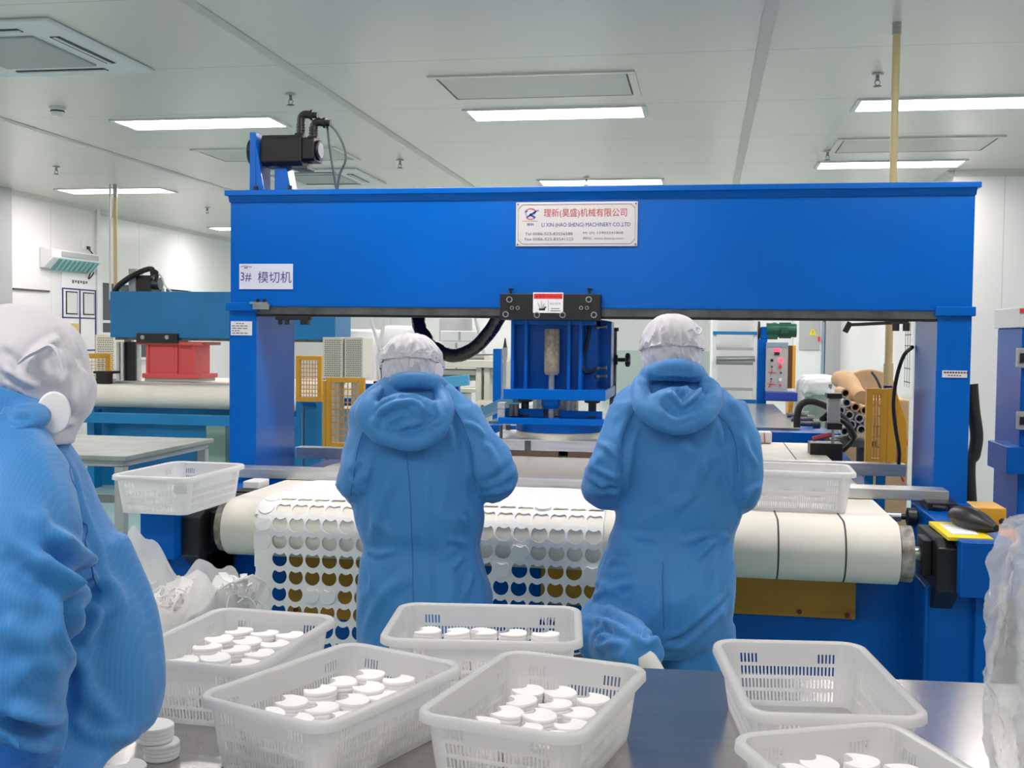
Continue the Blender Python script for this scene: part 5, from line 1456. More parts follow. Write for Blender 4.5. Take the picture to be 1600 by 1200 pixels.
MB().lathe([(0.14, szt - 0.035), (0.15, szt - 0.02), (0.15, szt - 0.005), (0.14, szt)], (sx_, sy_, 0)).build('seat', BLACK, st, smooth=True)
for a in (0.8, 2.4, 3.9, 5.5):
    MB().cyl((sx_ + 0.17 * math.cos(a), sy_ + 0.17 * math.sin(a), 0), (sx_ + 0.10 * math.cos(a), sy_ + 0.10 * math.sin(a), szt - 0.03), 0.012, 10).build('leg', DARKSTEEL, st, smooth=True)

# ---- nearest worker at the left edge, leaning over the table -------------------------
D3 = 1.75
p3 = thing('person', 'nearest worker in blue coverall leaning over the table, cut off by the left edge', 'person', (-1.25, 1.18, 0))
T3 = [trow(20, 655, 52, D3, .060), trow(5, 690, 92, D3, .095), trow(2, 740, 124, D3, .125), trow(6, 800, 146, D3 + .01, .14), trow(18, 860, 170, D3 + .02, .15), trow(32, 920, 186, D3 + .03, .155), trow(42, 980, 196, D3 + .04, .16),
      trow(48, 1040, 198, D3 + .04, .165), trow(48, 1100, 195, D3 + .03, .165), trow(44, 1140, 186, D3 + .01, .16), trow(34, 1168, 160, D3 - .03, .15), trow(6, 1205, 150, D3 - .10, .15), trow(-60, 1300, 160, D3 - .29, .16), trow(-110, 1420, 170, D3 - .42, .15), trow(-130, 1540, 150, D3 - .47, .13)]
AN3 = [(-10, 700, D3 - .10, .080), (18, 790, D3 - .16, .086), (30, 880, D3 - .20, .082), (28, 960, D3 - .22, .076), (12, 1050, D3 - .23, .074), (8, 1110, D3 - .20, .070), (28, 1165, D3 - .13, .056), (46, 1215, D3 - .05, .045)]
AF3 = [(60, 760, D3 + .10, .07), (110, 900, D3 + .14, .07), (130, 1040, D3 + .16, .065), (150, 1110, D3 + .20, .055), (178, 1140, D3 + .28, .042)]
LG3 = [[(-190, 1500, D3 - .47, .10), (-200, 1850, D3 - .50, .085), (-205, 2250, D3 - .52, .07)], [(-70, 1500, D3 - .47, .10), (-72, 1850, D3 - .50, .085), (-70, 2250, D3 - .52, .07)]]
hc3 = UD(42, 582, D3)
F3 = RIGHT * 0.80 + FWD * 0.50 - UP * 0.42
fr3 = build_body(p3, T3, (AN3,), LG3, hc3, F3, ((UD(46, 1215, D3 - .05), RIGHT * .25 + FWD * .6 - UP * .36, 1),), UD(18, 680, D3), k=0.78, hs=0.76)
m = MB(); torso(m, T3)
limb(m, AN3)
for l in LG3: limb(m, l)
limb(m, [(150, 850, D3 + .02, .05), (196, 960, D3 + .05, .05), (205, 1080, D3 + .05, .05)], n=4)
folds = [([(92, 700), (115, 760), (138, 830), (152, 890), (158, 930)], -0.005, 0.007), ([(55, 860), (75, 880), (100, 905), (112, 925)], 0.012, 0.011), ([(112, 920), (110, 980), (106, 1060), (98, 1130)], -0.012, 0.012),
         ([(60, 850), (100, 880), (150, 930), (156, 950)], -0.012, 0.013), ([(156, 945), (140, 975), (122, 1010)], 0.012, 0.012), ([(50, 790), (90, 840), (140, 900)], 0.006, 0.012),
         ([(0, 860), (40, 900), (85, 930)], -0.006, 0.016), ([(0, 960), (40, 1000), (90, 1000)], 0.006, 0.018), ([(20, 1060), (60, 1040), (98, 1050)], 0.005, 0.014), ([(0, 1125), (40, 1135), (80, 1150)], -0.010, 0.009), ([(10, 1150), (40, 1155), (75, 1165)], 0.008, 0.008), ([(0, 1100), (50, 1115), (90, 1120)], 0.006, 0.010),
         ([(130, 1060), (150, 1100), (190, 1150)], 0.004, 0.014), ([(110, 1120), (150, 1150), (215, 1150)], 0.005, 0.010)]
co3, me3 = cloth('coverall', m, COVERALL, p3, size=0.0065, folds=folds, seed=13.1, soft=(4.5, .006), ridge=(5.0, .006), hot=((100, 920, D3 - .15, .10, 1.2), (40, 1150, D3 - .15, .10, 2.2)))
bv = bvh_of(me3, co3)
seam('shoulder_seam', bv, [(88, 690), (112, 750), (135, 820), (150, 880), (158, 925)], SEAM, p3, 0.0014)
hood(p3, [(62, 640, D3 - .03, .024), (48, 652, D3 - .10, .028), (20, 672, D3 - .135, .032), (-20, 690, D3 - .15, .036), (-70, 690, D3 - .13, .036), (-100, 660, D3 - .05, .034)],
     (-30, 655, D3 - .07, .075, .055, .045),
     [(40, 640, D3 - .06, .022), (0, 632, D3 - .085, .026), (-50, 622, D3 - .08, .028), (-80, 620, D3 - .0, .026)],
     [([(0, 690), (30, 684), (62, 668)], -0.008, 0.006), ([(0, 640), (25, 650), (45, 645)], 0.006, 0.006)], 21.0, size=0.0055)
def ellipsoid(m, c, ax, rad, seg=26, n=14):
    rings = []
    for i in range(1, n):
        t = PI * i / n
        rings.append([Vector(c) + ax[0] * rad[0] * math.sin(t) * math.cos(a) + ax[1] * rad[1] * math.sin(t) * math.sin(a) - ax[2] * rad[2] * math.cos(t) for a in np.linspace(0, 2 * PI, seg, endpoint=False)])
    m.loft(rings)
cu = (UP * 0.86 + RIGHT * 0.42 + FWD * 0.2).normalized(); ff = (F3 - cu * F3.dot(cu)).normalized(); rr_ = ff.cross(cu).normalized()
m = MB()
ellipsoid(m, UD(34, 572, D3), (rr_, ff, cu), (.094, .104, .096))
ellipsoid(m, UD(88, 612, D3 + .02), (rr_, ff, cu), (.074, .062, .062))
ellipsoid(m, UD(84, 648, D3 + .02), (rr_, ff, cu), (.062, .045, .046))
limb(m, [(30, 610, D3, .085), (40, 650, D3, .078), (44, 700, D3, .070)])
folds3 = [([(40, 580), (54, 556), (72, 540), (92, 528)], 0.007, 0.006), ([(84, 540), (98, 565), (104, 598)], 0.006, 0.006), ([(92, 520), (112, 545), (126, 572)], -0.006, 0.006), ([(126, 574), (140, 596), (144, 612)], 0.004, 0.006),
          ([(0, 545), (20, 560), (36, 578)], -0.006, 0.006), ([(2, 572), (30, 590), (60, 604)], 0.008, 0.005), ([(0, 600), (30, 618), (52, 640), (66, 668)], -0.007, 0.006), ([(20, 600), (44, 630), (60, 660)], 0.006, 0.005), ([(4, 590), (24, 622), (40, 650)], 0.005, 0.005),
          ([(110, 600), (104, 640), (96, 676)], -0.005, 0.006), ([(60, 590), (84, 590), (104, 600)], 0.003, 0.008), ([(118, 660), (104, 662), (92, 676)], 0.005, 0.005)]
cb3, mcap3 = cloth('cap', m, CAP, p3, size=0.005, smooth=6, folds=folds3, seed=17.0, soft=(8, .004), ridge=(9, .0025), post=1, stretch=(1, 1, 1), gain=1.5)
ear_pad(cb3, 84, 645, D3 - .075, .024, .032, -FWD * 0.9 + RIGHT * 0.35)
t1 = MB().stube([tuple(UD(x, y, D3 - .098)) + (r,) for x, y, r in ((28, 568, .003), (44, 556, .006), (60, 548, .007), (78, 540, .006), (90, 552, .005), (98, 580, .003))], 0, 5, 8, 0.5)
t1.build('cap_tie', CAP, cb3, smooth=True)
for sx3 in (-205, -70):
    g_ = UD(sx3, 2250, D3 - .52); shoe(p3, (g_.x, g_.y - 0.06, 0.045), (g_.x + .02, g_.y + 0.16, 0.04))
# ------------------------------------------------------------------ background, left: smaller press
def bpx(mb, x0, y0, x1, y1, Y, dy):
    """box whose front face fills a photo rectangle on the plane y = Y and which is dy metres deep"""
    a = rp(x0, y0, x1, y1, Y); return mb.box(a[0], a[1], Y, Y + dy, a[2], a[3])
PY = 10.8
sp = thing('small_press', 'smaller blue press with red head at left, behind the grey side table', 'press', (-4.7, PY + .3, 0))
b = MB(); bpx(b, 172, 456, 524, 529, PY, 0.5); b.build('beam', BLUE2, sp, bevel=0.004)
b = MB(); bpx(b, 180, 529, 520, 533, PY + 0.02, 0.05); b.build('guide_rail', DARKSTEEL, sp)
b = MB(); bpx(b, 213, 521, 277, 536, PY - 0.03, 0.03); k = b.build('clamp_plate', BLACK, sp, bevel=0.003)
b = MB()
for x in (223, 261):
    p = UY(x, 527, PY - 0.03); b.cyl((p.x, PY - 0.04, p.z), (p.x, PY - 0.03, p.z), 0.022, 14)
b.build('clamp_bolt', STEEL, k)
b = MB(); bpx(b, 213, 534, 316, 539, PY + 0.0, 0.45); bpx(b, 228, 538, 277, 586, PY + 0.05, 0.02); bpx(b, 233, 541, 272, 584, PY + 0.045, 0.01); bpx(b, 277, 538, 306, 584, PY + 0.20, 0.02)
a = rp(228, 538, 303, 586, PY + 0.07); b.box(a[0], a[1], PY + 0.07, PY + 0.40, a[2], a[3])
bpx(b, 300, 538, 305, 586, PY + 0.03, 0.35); bpx(b, 228, 538, 232, 586, PY + 0.03, 0.03); bpx(b, 222, 584, 311, 591, PY, 0.45)
b.build('red_head', RED, sp, bevel=0.002)
b = MB(); bpx(b, 226, 591, 310, 596, PY + 0.02, 0.4); b.build('head_base', GREYPAINT, sp)
b = MB()
for x0, x1 in ((182, 186), (190, 193), (214, 218)): bpx(b, x0, 534, x1, 600, PY + 0.35, 0.04)
b.build('guide_post', ALU, sp)
b = MB(); bpx(b, 194, 534, 212, 600, PY + 0.40, 0.05); b.build('back_plate', BLACK, sp)
a = rp(112, 602, 356, 637, PY - 0.5); r = (a[3] - a[2]) / 2
XL = a[0]; XR = UY(520, 620, PY - .5).x
MB().prism([(PY - 0.5 + r * math.cos(t), (a[2] + a[3]) / 2 + r * math.sin(t)) for t in np.linspace(PI / 2, 1.5 * PI, 16)] + [(PY + 1.6 + r * math.cos(t), (a[2] + a[3]) / 2 + r * math.sin(t)) for t in np.linspace(-PI / 2, PI / 2, 10)], 0, XL, XR).build('belt', BELT, sp, smooth=True)
zt = a[3]
b = MB(); bpx(b, 118, 649, 516, 665, PY - 0.75, 0.10); b.build('front_bar', BLUE2, sp, bevel=0.004)
b = MB(); a = rp(136, 637, 500, 720, PY - 0.3); b.box(a[0], a[1], PY - 0.3, PY + 1.5, 0, a[3]); b.build('base_cabinet', BLUE2, sp)
b = MB(); a = rp(322, 664, 352, 700, PY - 0.45); b.box(a[0], a[1], PY - 0.45, PY - 0.32, 0, a[3]); b.build('front_leg', GREYGREEN, sp, bevel=0.004)
b = MB(); a = rp(136, 640, 147, 700, PY - 0.55); b.box(a[0], a[1], PY - 0.55, PY - 0.4, 0, a[3]); b.build('left_leg', BLUE2, sp, bevel=0.004)
for x0 in (505,):
    a = rp(x0, 530, x0 + 15, 640, PY + 0.1); MB().box(a[0], a[1], PY + 0.1, PY + 0.5, 0, a[3]).build('column', BLUE2, sp, bevel=0.004)
b = MB(); bpx(b, 170, 597, 356, 600, PY - 0.2, 0.06); b.build('cross_rail', ALU, sp)
b = MB(); bpx(b, 150, 583, 168, 606, PY - 0.4, 0.1); bpx(b, 146, 580, 172, 584, PY - 0.45, 0.2); bpx(b, 140, 604, 180, 607, PY - 0.45, 0.2); b.build('stop_block', BLACK, sp)
b = MB(); bpx(b, 212, 430, 236, 456, PY + 0.15, 0.16); m_ = b.build('motor', BLACK, sp, bevel=0.006)
p = UY(236, 443, PY + 0.22); q = UY(251, 443, PY + 0.22)
MB().cyl((p.x, PY + .22, p.z), (q.x, PY + .22, p.z), 0.065, 18).build('encoder', DARKSTEEL, m_, smooth=True)
b = MB(); bpx(b, 201, 420, 212, 456, PY + 0.15, 0.16); b.build('motor_bracket', GREYPAINT, sp)
b = MB().stube([(*UY(x, y, PY + 0.1), 0.03) for x, y in ((179, 456), (186, 446), (202, 434), (220, 424), (236, 420), (240, 430))], 0.03, 5, 10)
b.stube([(*UY(x, y, PY + 0.1), 0.02) for x, y in ((230, 420), (245, 426), (243, 440))], 0.02, 5, 10)
b.build('cable_sleeve', RUBBER, sp, smooth=True)
MB().stube([(*UY(x, y, PY + 0.1), 0.009) for x, y in ((243, 424), (252, 432), (258, 446), (268, 456))], 0.009, 5, 8).build('thin_cable', WHITEPAINT, sp, smooth=True)

# grey side table
t = thing('side_table', 'bare grey metal table behind the basket at left, before the smaller press', 'table', (-4.1, 7.1, 0))
x0, x1, y0, y1 = -4.75, -3.53, 6.42, 7.70
MB().box(x0, x1, y0, y1, 0.755, 0.785).build('table_top', mat('worn grey table top', (158, 164, 160), 0.4, 0.3, spot=(6, 0.15)), t, bevel=0.004)
MB().box(x0 + 0.03, x1 - 0.03, y0 + 0.03, y1 - 0.03, 0.715, 0.755).build('apron', GREYPAINT, t)
for x in (x0 + 0.03, x1 - 0.09):
    for y in (y0 + 0.03, y1 - 0.09): MB().box(x, x + 0.06, y, y + 0.06, 0, 0.72).build('leg', GREYPAINT, t)
MB().box(x0 + 0.05, x1 - 0.05, y1 - 0.12, y1 - 0.08, 0.30, 0.36).build('stretcher', GREYPAINT, t)

# yellow machine guards ----------------------------------------------------
def mesh_guard(label, X0, Y0, X1, Y1, Y, nx, ny, side, depth, cat='machine guard', panel=None):
    """framed wire panel with one solid side plate"""
    a = rp(X0, Y0, X1, Y1, Y); x0, x1, z0, z1 = a
    t = thing('machine_guard', label, cat, ((x0 + x1) / 2, Y, min(z0, 0.9)))
    f = max((x1 - x0) * 0.10, 0.030); b = MB()
    b.box(x0, x0 + f, Y, Y + 0.04, z0, z1); b.box(x1 - f, x1, Y, Y + 0.04, z0, z1); b.box(x0 + f, x1 - f, Y, Y + 0.04, z1 - f, z1); b.box(x0 + f, x1 - f, Y, Y + 0.04, z0, z0 + f)
    b.build('frame', YELLOW, t, bevel=0.003)
    w_ = MB()
    for i in range(1, nx): 
        x = x0 + f + (x1 - x0 - 2 * f) * i / nx; w_.cyl((x, Y + 0.02, z0 + f), (x, Y + 0.02, z1 - f), 0.0035, 6)
    for j in range(1, ny):
        z = z0 + f + (z1 - z0 - 2 * f) * j / ny; w_.cyl((x0 + f, Y + 0.022, z), (x1 - f, Y + 0.022, z), 0.0035, 6)
    w_.build('wire_mesh', YELLOW, t)
    if side:
        s_ = MB(); xs = x0 if side < 0 else x1
        s_.prism([(xs, Y), (xs + side * 0.02, Y), (xs + side * depth, Y + 0.18), (xs + side * (depth - 0.02), Y + 0.18)], 2, z0, z1 - 0.02)
        s_.build('side_plate', YELLOW, t, bevel=0.003)
    for x in (x0 + 0.02, x1 - 0.02): MB().box(x - 0.02, x + 0.02, Y + 0.005, Y + 0.035, 0, z0).build('post', BLUE2, t)
    return t
mesh_guard('yellow mesh guard left of the bending worker, behind the gantry left column', 509, 590, 568, 700, 6.3, 7, 9, -1, 0.07)
mesh_guard('yellow framed mesh window beside the inner face of the gantry left column', 462, 556, 502, 628, 7.4, 6, 9, 0, 0)
g = mesh_guard('tall yellow mesh guard beside the inner face of the gantry right column', 1353, 607, 1386, 726, 5.5, 3, 6, 0, 0)
a = rp(1386, 607, 1400, 726, 5.5); MB().box(a[0], a[1], 5.5, 5.55, a[2], a[3]).build('side_post', YELLOW, g, bevel=0.003)
q = [UY(x, y, 5.52) for x, y in ((1401, 612), (1417, 660), (1417, 726), (1401, 726))]; MB().prism([(v.x, v.z) for v in q], 1, 5.52, 5.56).build('side_plate', YELLOW, g, bevel=0.003)
one('hanging_cable', 'black cable hanging in front of the tall yellow guard down to the rear rail', 'cable', MB().stube([tuple(UY(x, y, Y)) for x, y, Y in ((1426, 542, 5.13), (1412, 556, 5.2), (1401, 590, 5.22), (1396, 630, 5.22), (1399, 668, 5.22), (1405, 705, 5.22), (1403, 736, 5.235))], 0.0085, 7, 8), RUBBER, smooth=True)
mesh_guard('yellow mesh guard beside the nearest worker mask', 100, 552, 172, 605, 11.45, 10, 7, 0, 0)
def perforated(label, X0, Y0, X1, Y1, Y):
    a = rp(X0, Y0, X1, Y1, Y); t = thing('perforated_cover', label, 'machine cover', ((a[0] + a[1]) / 2, Y, a[2]))
    MB().box(a[0], a[1], Y, Y + 0.22, a[2], a[3]).build('casing', CREAM, t, bevel=0.004)
    h = MB(); n = 9; m_ = 18; w_ = (a[1] - a[0]) / (n + 2); hh = (a[3] - a[2]) / (m_ + 2)
    for i in range(n):
        for j in range(m_): h.box(a[0] + w_ * (i + 1.2 + .25 * (j % 2)), a[0] + w_ * (i + 1.7 + .25 * (j % 2)), Y - 0.001, Y, a[2] + hh * (j + 1.2), a[2] + hh * (j + 1.75))
    h.build('perforation', DARKSTEEL, t)
    MB().box(a[0] + 0.04, a[1] - 0.04, Y + 0.05, Y + 0.15, 0, a[2]).build('post', GREYPAINT, t)
perforated('left one of two grey perforated covers above the yellow guard', 504, 527, 535, 592, 7.1)
perforated('right one of two grey perforated covers above the yellow guard', 538, 527, 567, 592, 7.12)
perforated('cream perforated cover under the left end of the small press beam', 149, 523, 180, 592, 12.7)
FST = t = thing('feed_stand', 'blue steel feed stand behind the yellow guard left of the bending worker', 'machine stand', (-2.3, 7.6, 0))
b = MB(); bpx(b, 466, 622, 600, 634, 7.7, 0.12); b.build('top_bar', BLUE, t, bevel=0.004)
for x0, x1 in ((466, 472), (476, 500), (596, 604)):
    a = rp(x0, 632, x1, 700, 7.75); MB().box(a[0], a[1], 7.75, 7.85, 0, a[3]).build('leg', BLUE2, t)
b = MB(); bpx(b, 568, 600, 605, 632, 7.65, 0.05); b.build('side_panel', BLUE, t, bevel=0.004)
t = MB()
pc = UY(582, 587, 7.68)
for a in np.linspace(-1.4, 1.4, 9):
    c = Vector((pc.x + 0.055 * math.cos(a), 7.9, pc.z + 0.055 * math.sin(a))); t.bar(c - Vector((0.014 * math.sin(a), 0, -0.014 * math.cos(a))) * .9, c + Vector((0.014 * math.sin(a), 0, -0.014 * math.cos(a))) * .9, 0.06, 0.028)
t.bar((pc.x - 0.05, 7.9, pc.z - 0.058), (pc.x + 0.04, 7.9, pc.z - 0.058), 0.06, 0.02)
t.build('cable_chain', BLACK, FST)

# ------------------------------------------------------------------ background, middle
def crumple(c, rx, ry, rz, seed, amp, f, seg=48, n=26, pw=0.6):
    m = MB(); rings = []
    for i in range(1, n):
        t = PI * i / n; ring = []
        for k in range(seg):
            a = 2 * PI * k / seg; d_ = Vector((math.sin(t) * math.cos(a), math.sin(t) * math.sin(a), -math.cos(t)))
            d2 = Vector([math.copysign(abs(v) ** pw, v) for v in d_])
            s_ = 1 + amp * fractal(Vector((d_.x * rx, d_.y * ry, d_.z * rz)) + Vector((seed, 0, seed)), f)
            ring.append((c[0] + rx * d2.x * s_, c[1] + ry * d2.y * s_, max(c[2] - rz, c[2] + rz * d2.z * s_)))
        rings.append(ring)
    return m.loft(rings)
WRAP = mat('milky white wrapping', (224, 226, 228), 0.3)
rk = thing('storage_rack', 'white pipe rack with slanted legs far behind the bending worker', 'rack', (-2.4, 13.5, 0))
b = MB()
for q in (((575, 492), (745, 492)), ((577, 492), (603, 575)), ((602, 492), (590, 560)), ((742, 492), (758, 560)), ((590, 560), (596, 640)), ((758, 560), (757, 640))):
    b.tube([UY(*q[0], 13.0), UY(*q[1], 13.0)], 0.022, 8)
b.build('pipe_frame', WHITEPAINT, rk, smooth=True)
a = rp(545, 606, 770, 612, 13.2); MB().box(a[0], a[1], 13.2, 14.2, a[2], a[3]).build('shelf', CREAM, rk)
for x in (560, 665, 760):
    p = UY(x, 612, 13.3); MB().box(p.x - 0.04, p.x + 0.04, 13.3, 13.4, 0, p.z).build('leg', CREAM, rk)
SHZ = UY(660, 606, 13.2).z
for i, (x0, y0, x1, y1, Y, lb) in enumerate(((540, 514, 600, 606, 13.75, 'big white wrapped bundle on the far rack above the perforated covers'), (600, 508, 655, 606, 13.9, 'white wrapped bundle on the far rack left of the loop of black sleeve'))):
    a = rp(x0, y0, x1, y1, Y)
    o = crumple(((a[0] + a[1]) / 2, Y, (SHZ + a[3]) / 2), (a[1] - a[0]) / 2 * .84, 0.27, (a[3] - SHZ) / 2 * .97, i * 3.0, 0.05, 4.0, pw=0.22)
    one('wrapped_bundle', lb, 'bundle', o, WRAP, group='wrapped bundles on the far rack', smooth=True)
for i, (x0, y0, x1, y1, lb) in enumerate(((688, 517, 748, 533, 'upper white carton on the far rack behind the black sleeve loop'), (684, 534, 742, 560, 'middle white carton on the far rack behind the black sleeve loop'), (680, 561, 746, 606, 'lowest white carton on the far rack behind the black sleeve loop'))):
    b = MB(); a = rp(x0, y0, x1, y1, 13.5); b.box(a[0], a[1], 13.5, 14.0, a[2] if i < 2 else SHZ, a[3])
    t = thing('carton', lb, 'box', ((a[0] + a[1]) / 2, 13.75, a[2]), 'white cartons on the far rack')
    b.build('body', WHITEPAINT, t, bevel=0.01); b = MB(); b.box((a[0] + a[1]) / 2 - .015, (a[0] + a[1]) / 2 + .015, 13.497, 13.5, a[2] + .01, a[3] - .01); b.build('closing_seam', GREYPAINT, t)
b = MB(); p = UY(712, 516, 14.6); q = UY(712, 496, 14.6)
t = thing('steel_drum', 'pale grey drum standing behind the cartons on the far side', 'drum', (p.x, 14.6, 0))
MB().lathe([(0.22, 0.0), (0.22, q.z - 0.02), (0.20, q.z)], (p.x, 14.6, 0)).build('body', GREYPAINT, t, smooth=True)
MB().lathe([(0.225, 0.8), (0.225, 0.83)], (p.x, 14.6, 0)).build('hoop', DARKSTEEL, t)
# cream laminating machine behind the press
lm = thing('laminating_machine', 'cream machine with horizontal rollers and legs left of the blue press head', 'machine', (-1.7, 9.8, 0))
b = MB(); bpx(b, 640, 563, 790, 574, 9.8, 0.5); bpx(b, 650, 578, 790, 586, 9.9, 0.3); b.build('cross_beam', CREAM, lm, bevel=0.005)
b = MB()
for y in (558, 590): 
    p, q = UY(640, y, 10.2), UY(792, y, 10.2); b.cyl((p.x, 10.2, p.z), (q.x, 10.2, q.z), 0.03, 14)
b.build('roller', STEEL, lm, smooth=True)
for x0, x1, y in ((743, 752, 568), (756, 765, 556), (640, 648, 566)):
    a = rp(x0, y, x1, 640, 9.85); MB().box(a[0], a[1], 9.85, 10.3, 0, a[3]).build('leg', CREAM, lm, bevel=0.006)
q = [UY(x, y, 9.6) for x, y in ((798, 560), (788, 572), (785, 590), (786, 640), (792, 640), (800, 600), (806, 575), (808, 560))]
MB().prism([(v.x, v.z) for v in q], 1, 9.6, 9.66).build('curved_guide', CREAM, lm, bevel=0.004)
b = MB(); a = rp(770, 545, 783, 632, 9.4); b.box(a[0], a[1], 9.4, 9.5, 0, a[3]); b.build('blue_post', BLUE, lm, bevel=0.004)
a = rp(742, 628, 800, 633, 9.4); MB().box(a[0], a[1], 9.4, 9.7, a[2], a[3]).build('lower_bar', CREAM, lm)
t = thing('sample_press', 'pale blue tilted panel on a blue post right of the bending worker cap', 'machine', (-1.3, 8.4, 0))
q = [UY(x, y, 8.4) for x, y in ((682, 590), (731, 586), (732, 602), (683, 608))]
MB().prism([(v.x, v.z) for v in q], 1, 8.4, 8.46).build('panel', PALEBLUE, t, bevel=0.003)
a = rp(709, 604, 716, 645, 8.48); MB().box(a[0], a[1], 8.48, 8.55, 0, a[3]).build('post', BLUE, t)
p, q = UY(690, 618, 8.48), UY(716, 612, 8.48); MB().bar(p, q, 0.05, 0.05).build('arm', BLUE, t)
p, q = UY(744, 650, 5.5), UY(808, 622, 5.10)
one('support_arm', 'pale blue slanted bar pointing up to the press head from the left', 'bar', MB().bar(p, q, 0.05, 0.045), PALEBLUE, bevel=0.004)
t = thing('filler_bottle', 'small grey nozzle with dark tip left of the press head', 'nozzle', (*UY(789, 560, 7.0).xy, 0))
p0, p1, p2_, p3_ = (UY(789, y, 7.3) for y in (640, 555, 543, 528)); p0.z = 0.0
MB().lathe([(0.010, p0.z), (0.010, p1.z - 0.02), (0.018, p1.z), (0.018, p2_.z)], (p1.x, 7.3, 0), seg=14).build('body', GREYPAINT, t, smooth=True)
MB().lathe([(0.014, p2_.z), (0.012, p2_.z + 0.012), (0.003, p3_.z)], (p1.x, 7.3, 0), seg=14).build('tip', BLACK, t, smooth=True)
# white partition behind the gauge stand
pn = thing('partition_panel', 'tall smooth white partition behind the kneeling worker cap', 'partition', (-0.2, 14.0, 0))
a = rp(942, 480, 1110, 548, 14.0); MB().box(a[0], a[1], 14.0, 14.06, a[2] , 2.6).build('upper_panel', WHITEPAINT, pn)
MB().box(a[0], a[1], 14.0, 14.06, 0.0, a[2]).build('lower_panel', mat('grey green panel', (190, 204, 200), 0.3), pn)

# ------------------------------------------------------------------ background, right
uw = thing('unwinding_rack', 'white and grey ladder-like roll rack right of the kneeling worker cap', 'rack', (0.35, 12.00, 0))
for x0, x1 in ((1113, 1119), (1177, 1184)):
    a = rp(x0, 470, x1, 640, 12.00); MB().box(a[0], a[1], 12.00, 12.08, 0, 2.1).build('upright', WHITEPAINT, uw)
b = MB()
for y in (499, 545, 561, 568, 608): bpx(b, 1119, y - 2.2, 1177, y + 2.2, 12.02, 0.05)
b.build('cross_bar', GREYPAINT, uw)
b = MB(); bpx(b, 1114, 518, 1183, 523, 11.98, 0.05); bpx(b, 1114, 624, 1183, 630, 11.98, 0.05); b.build('blue_bar', BLUE2, uw)
b = MB(); p, q = UY(1119, 561, 11.95), UY(1180, 561, 11.95); b.cyl((p.x, 11.95, p.z), (q.x, 11.95, q.z), 0.03, 14); b.build('roller', STEEL, uw, smooth=True)
a = rp(1119, 500, 1177, 640, 12.40); MB().box(a[0], a[1], 12.40, 12.70, 0.4, a[3]).build('white_web', WRAP, uw, bevel=0.02)

ct = thing('control_post', 'blue post with grey push-button control box and green motor', 'control post', (0.62, 11.300, 0))
a = rp(1183, 530, 1198, 640, 11.300); MB().box(a[0], a[1], 11.300, 11.440, 0, a[3]).build('post', BLUE, ct, bevel=0.004)
a = rp(1197, 535, 1231, 612, 11.220); x0, x1, z0, z1 = a
bx_ = MB().box(x0, x1, 11.220, 11.400, z0, z1).build('control_box', GREYPAINT, ct, bevel=0.004)
MB().box(x0 + 0.004, x1 - 0.004, 11.214, 11.220, z1 - 0.045, z1 - 0.002).build('top_strip', mat('blue grey strip', (136, 154, 178), 0.5), bx_)
def CB(x, y): p = UY(x, y, 11.220); return p
for x, y, r, mm, nm in ((1206, 563, .014, BLACK, 'button'), (1206, 573, .010, DARKSTEEL, 'button'), (1219, 573, .017, SIGNRED, 'button'), (1220, 582.5, .011, DARKSTEEL, 'button'), (1219, 593, .016, PAPER, 'button'), (1219, 602, .011, SIGNRED, 'button'), (1205, 592, .008, BLACK, 'button')):
    p = CB(x, y); MB().cyl((p.x, 11.205, p.z), (p.x, 11.220, p.z), r, 14).build(nm, mm, bx_)
p = CB(1220, 563); MB().cyl((p.x, 11.200, p.z), (p.x, 11.220, p.z), 0.018, 14).build('pilot_light', LEDRED, bx_)
a = rp(1209, 545, 1219, 549, 11.215); MB().box(a[0], a[1], 11.213, 11.220, a[2], a[3]).build('display', LEDRED, bx_)
a = rp(1210, 550.5, 1218, 555, 11.215); MB().box(a[0], a[1], 11.210, 11.220, a[2], a[3]).build('switch', BLACK, bx_)
b = MB()
for cx_, cy_ in ((1206, 582.5), (1205, 601)):
    for dx, dy in ((-6, 1.5), (0, 0)):
        pass
    b.bar(UY(cx_ - 6, cy_ - 1, 11.216), UY(cx_ + 7, cy_, 11.216), 0.003, 0.007); b.bar(UY(cx_ + 1, cy_ - 6, 11.216), UY(cx_ - 3, cy_ + 5, 11.216), 0.003, 0.007); b.bar(UY(cx_ - 5, cy_ + 4, 11.216), UY(cx_ + 5, cy_ - 4, 11.216), 0.003, 0.005) if cy_ > 590 else None
b.build('red_cross_mark', SIGNRED, bx_)
a = rp(1231, 540, 1243, 607, 11.300); MB().box(a[0], a[1] - 0.03, 11.300, 11.350, a[2], a[3]).build('brown_side', mat('brown board', (92, 58, 26), 0.6), ct); MB().box(a[1] - 0.03, a[1], 11.300, 11.360, a[2], a[3]).build('yellow_edge', YELLOW, ct)
mo = MB(); p0, p1 = UY(1198, 516, 11.350), UY(1215, 516, 11.350); mo.cyl((p0.x, 11.400, p0.z), (p1.x, 11.400, p0.z), 0.074, 18); mo.box(p0.x + 0.01, p1.x, 11.340, 11.460, p0.z - 0.09, p0.z); mo.ball((p1.x - .03, 11.400, p0.z + .06), .03, .03, .02, 10, 6)
q = UY(1245, 516, 11.350); mo.cyl((p1.x, 11.400, p0.z), (q.x, 11.400, p0.z), 0.068, 20)
for k in range(9):
    for s_ in (-1, 1): mo.box(p1.x + 0.02, q.x - 0.05, 11.400 + 0.05 * math.cos(k * .39 - 1.57) * 1.0 - .002, 11.400 + 0.05 * math.cos(k * .39 - 1.57) + .002, p0.z + s_ * 0.03, p0.z + s_ * 0.078)
mo.box(p1.x + 0.03, p1.x + 0.10, 11.300, 11.360, p0.z - 0.03, p0.z + 0.03)
mo.build('green_motor', GREENPAINT, ct, smooth=True)
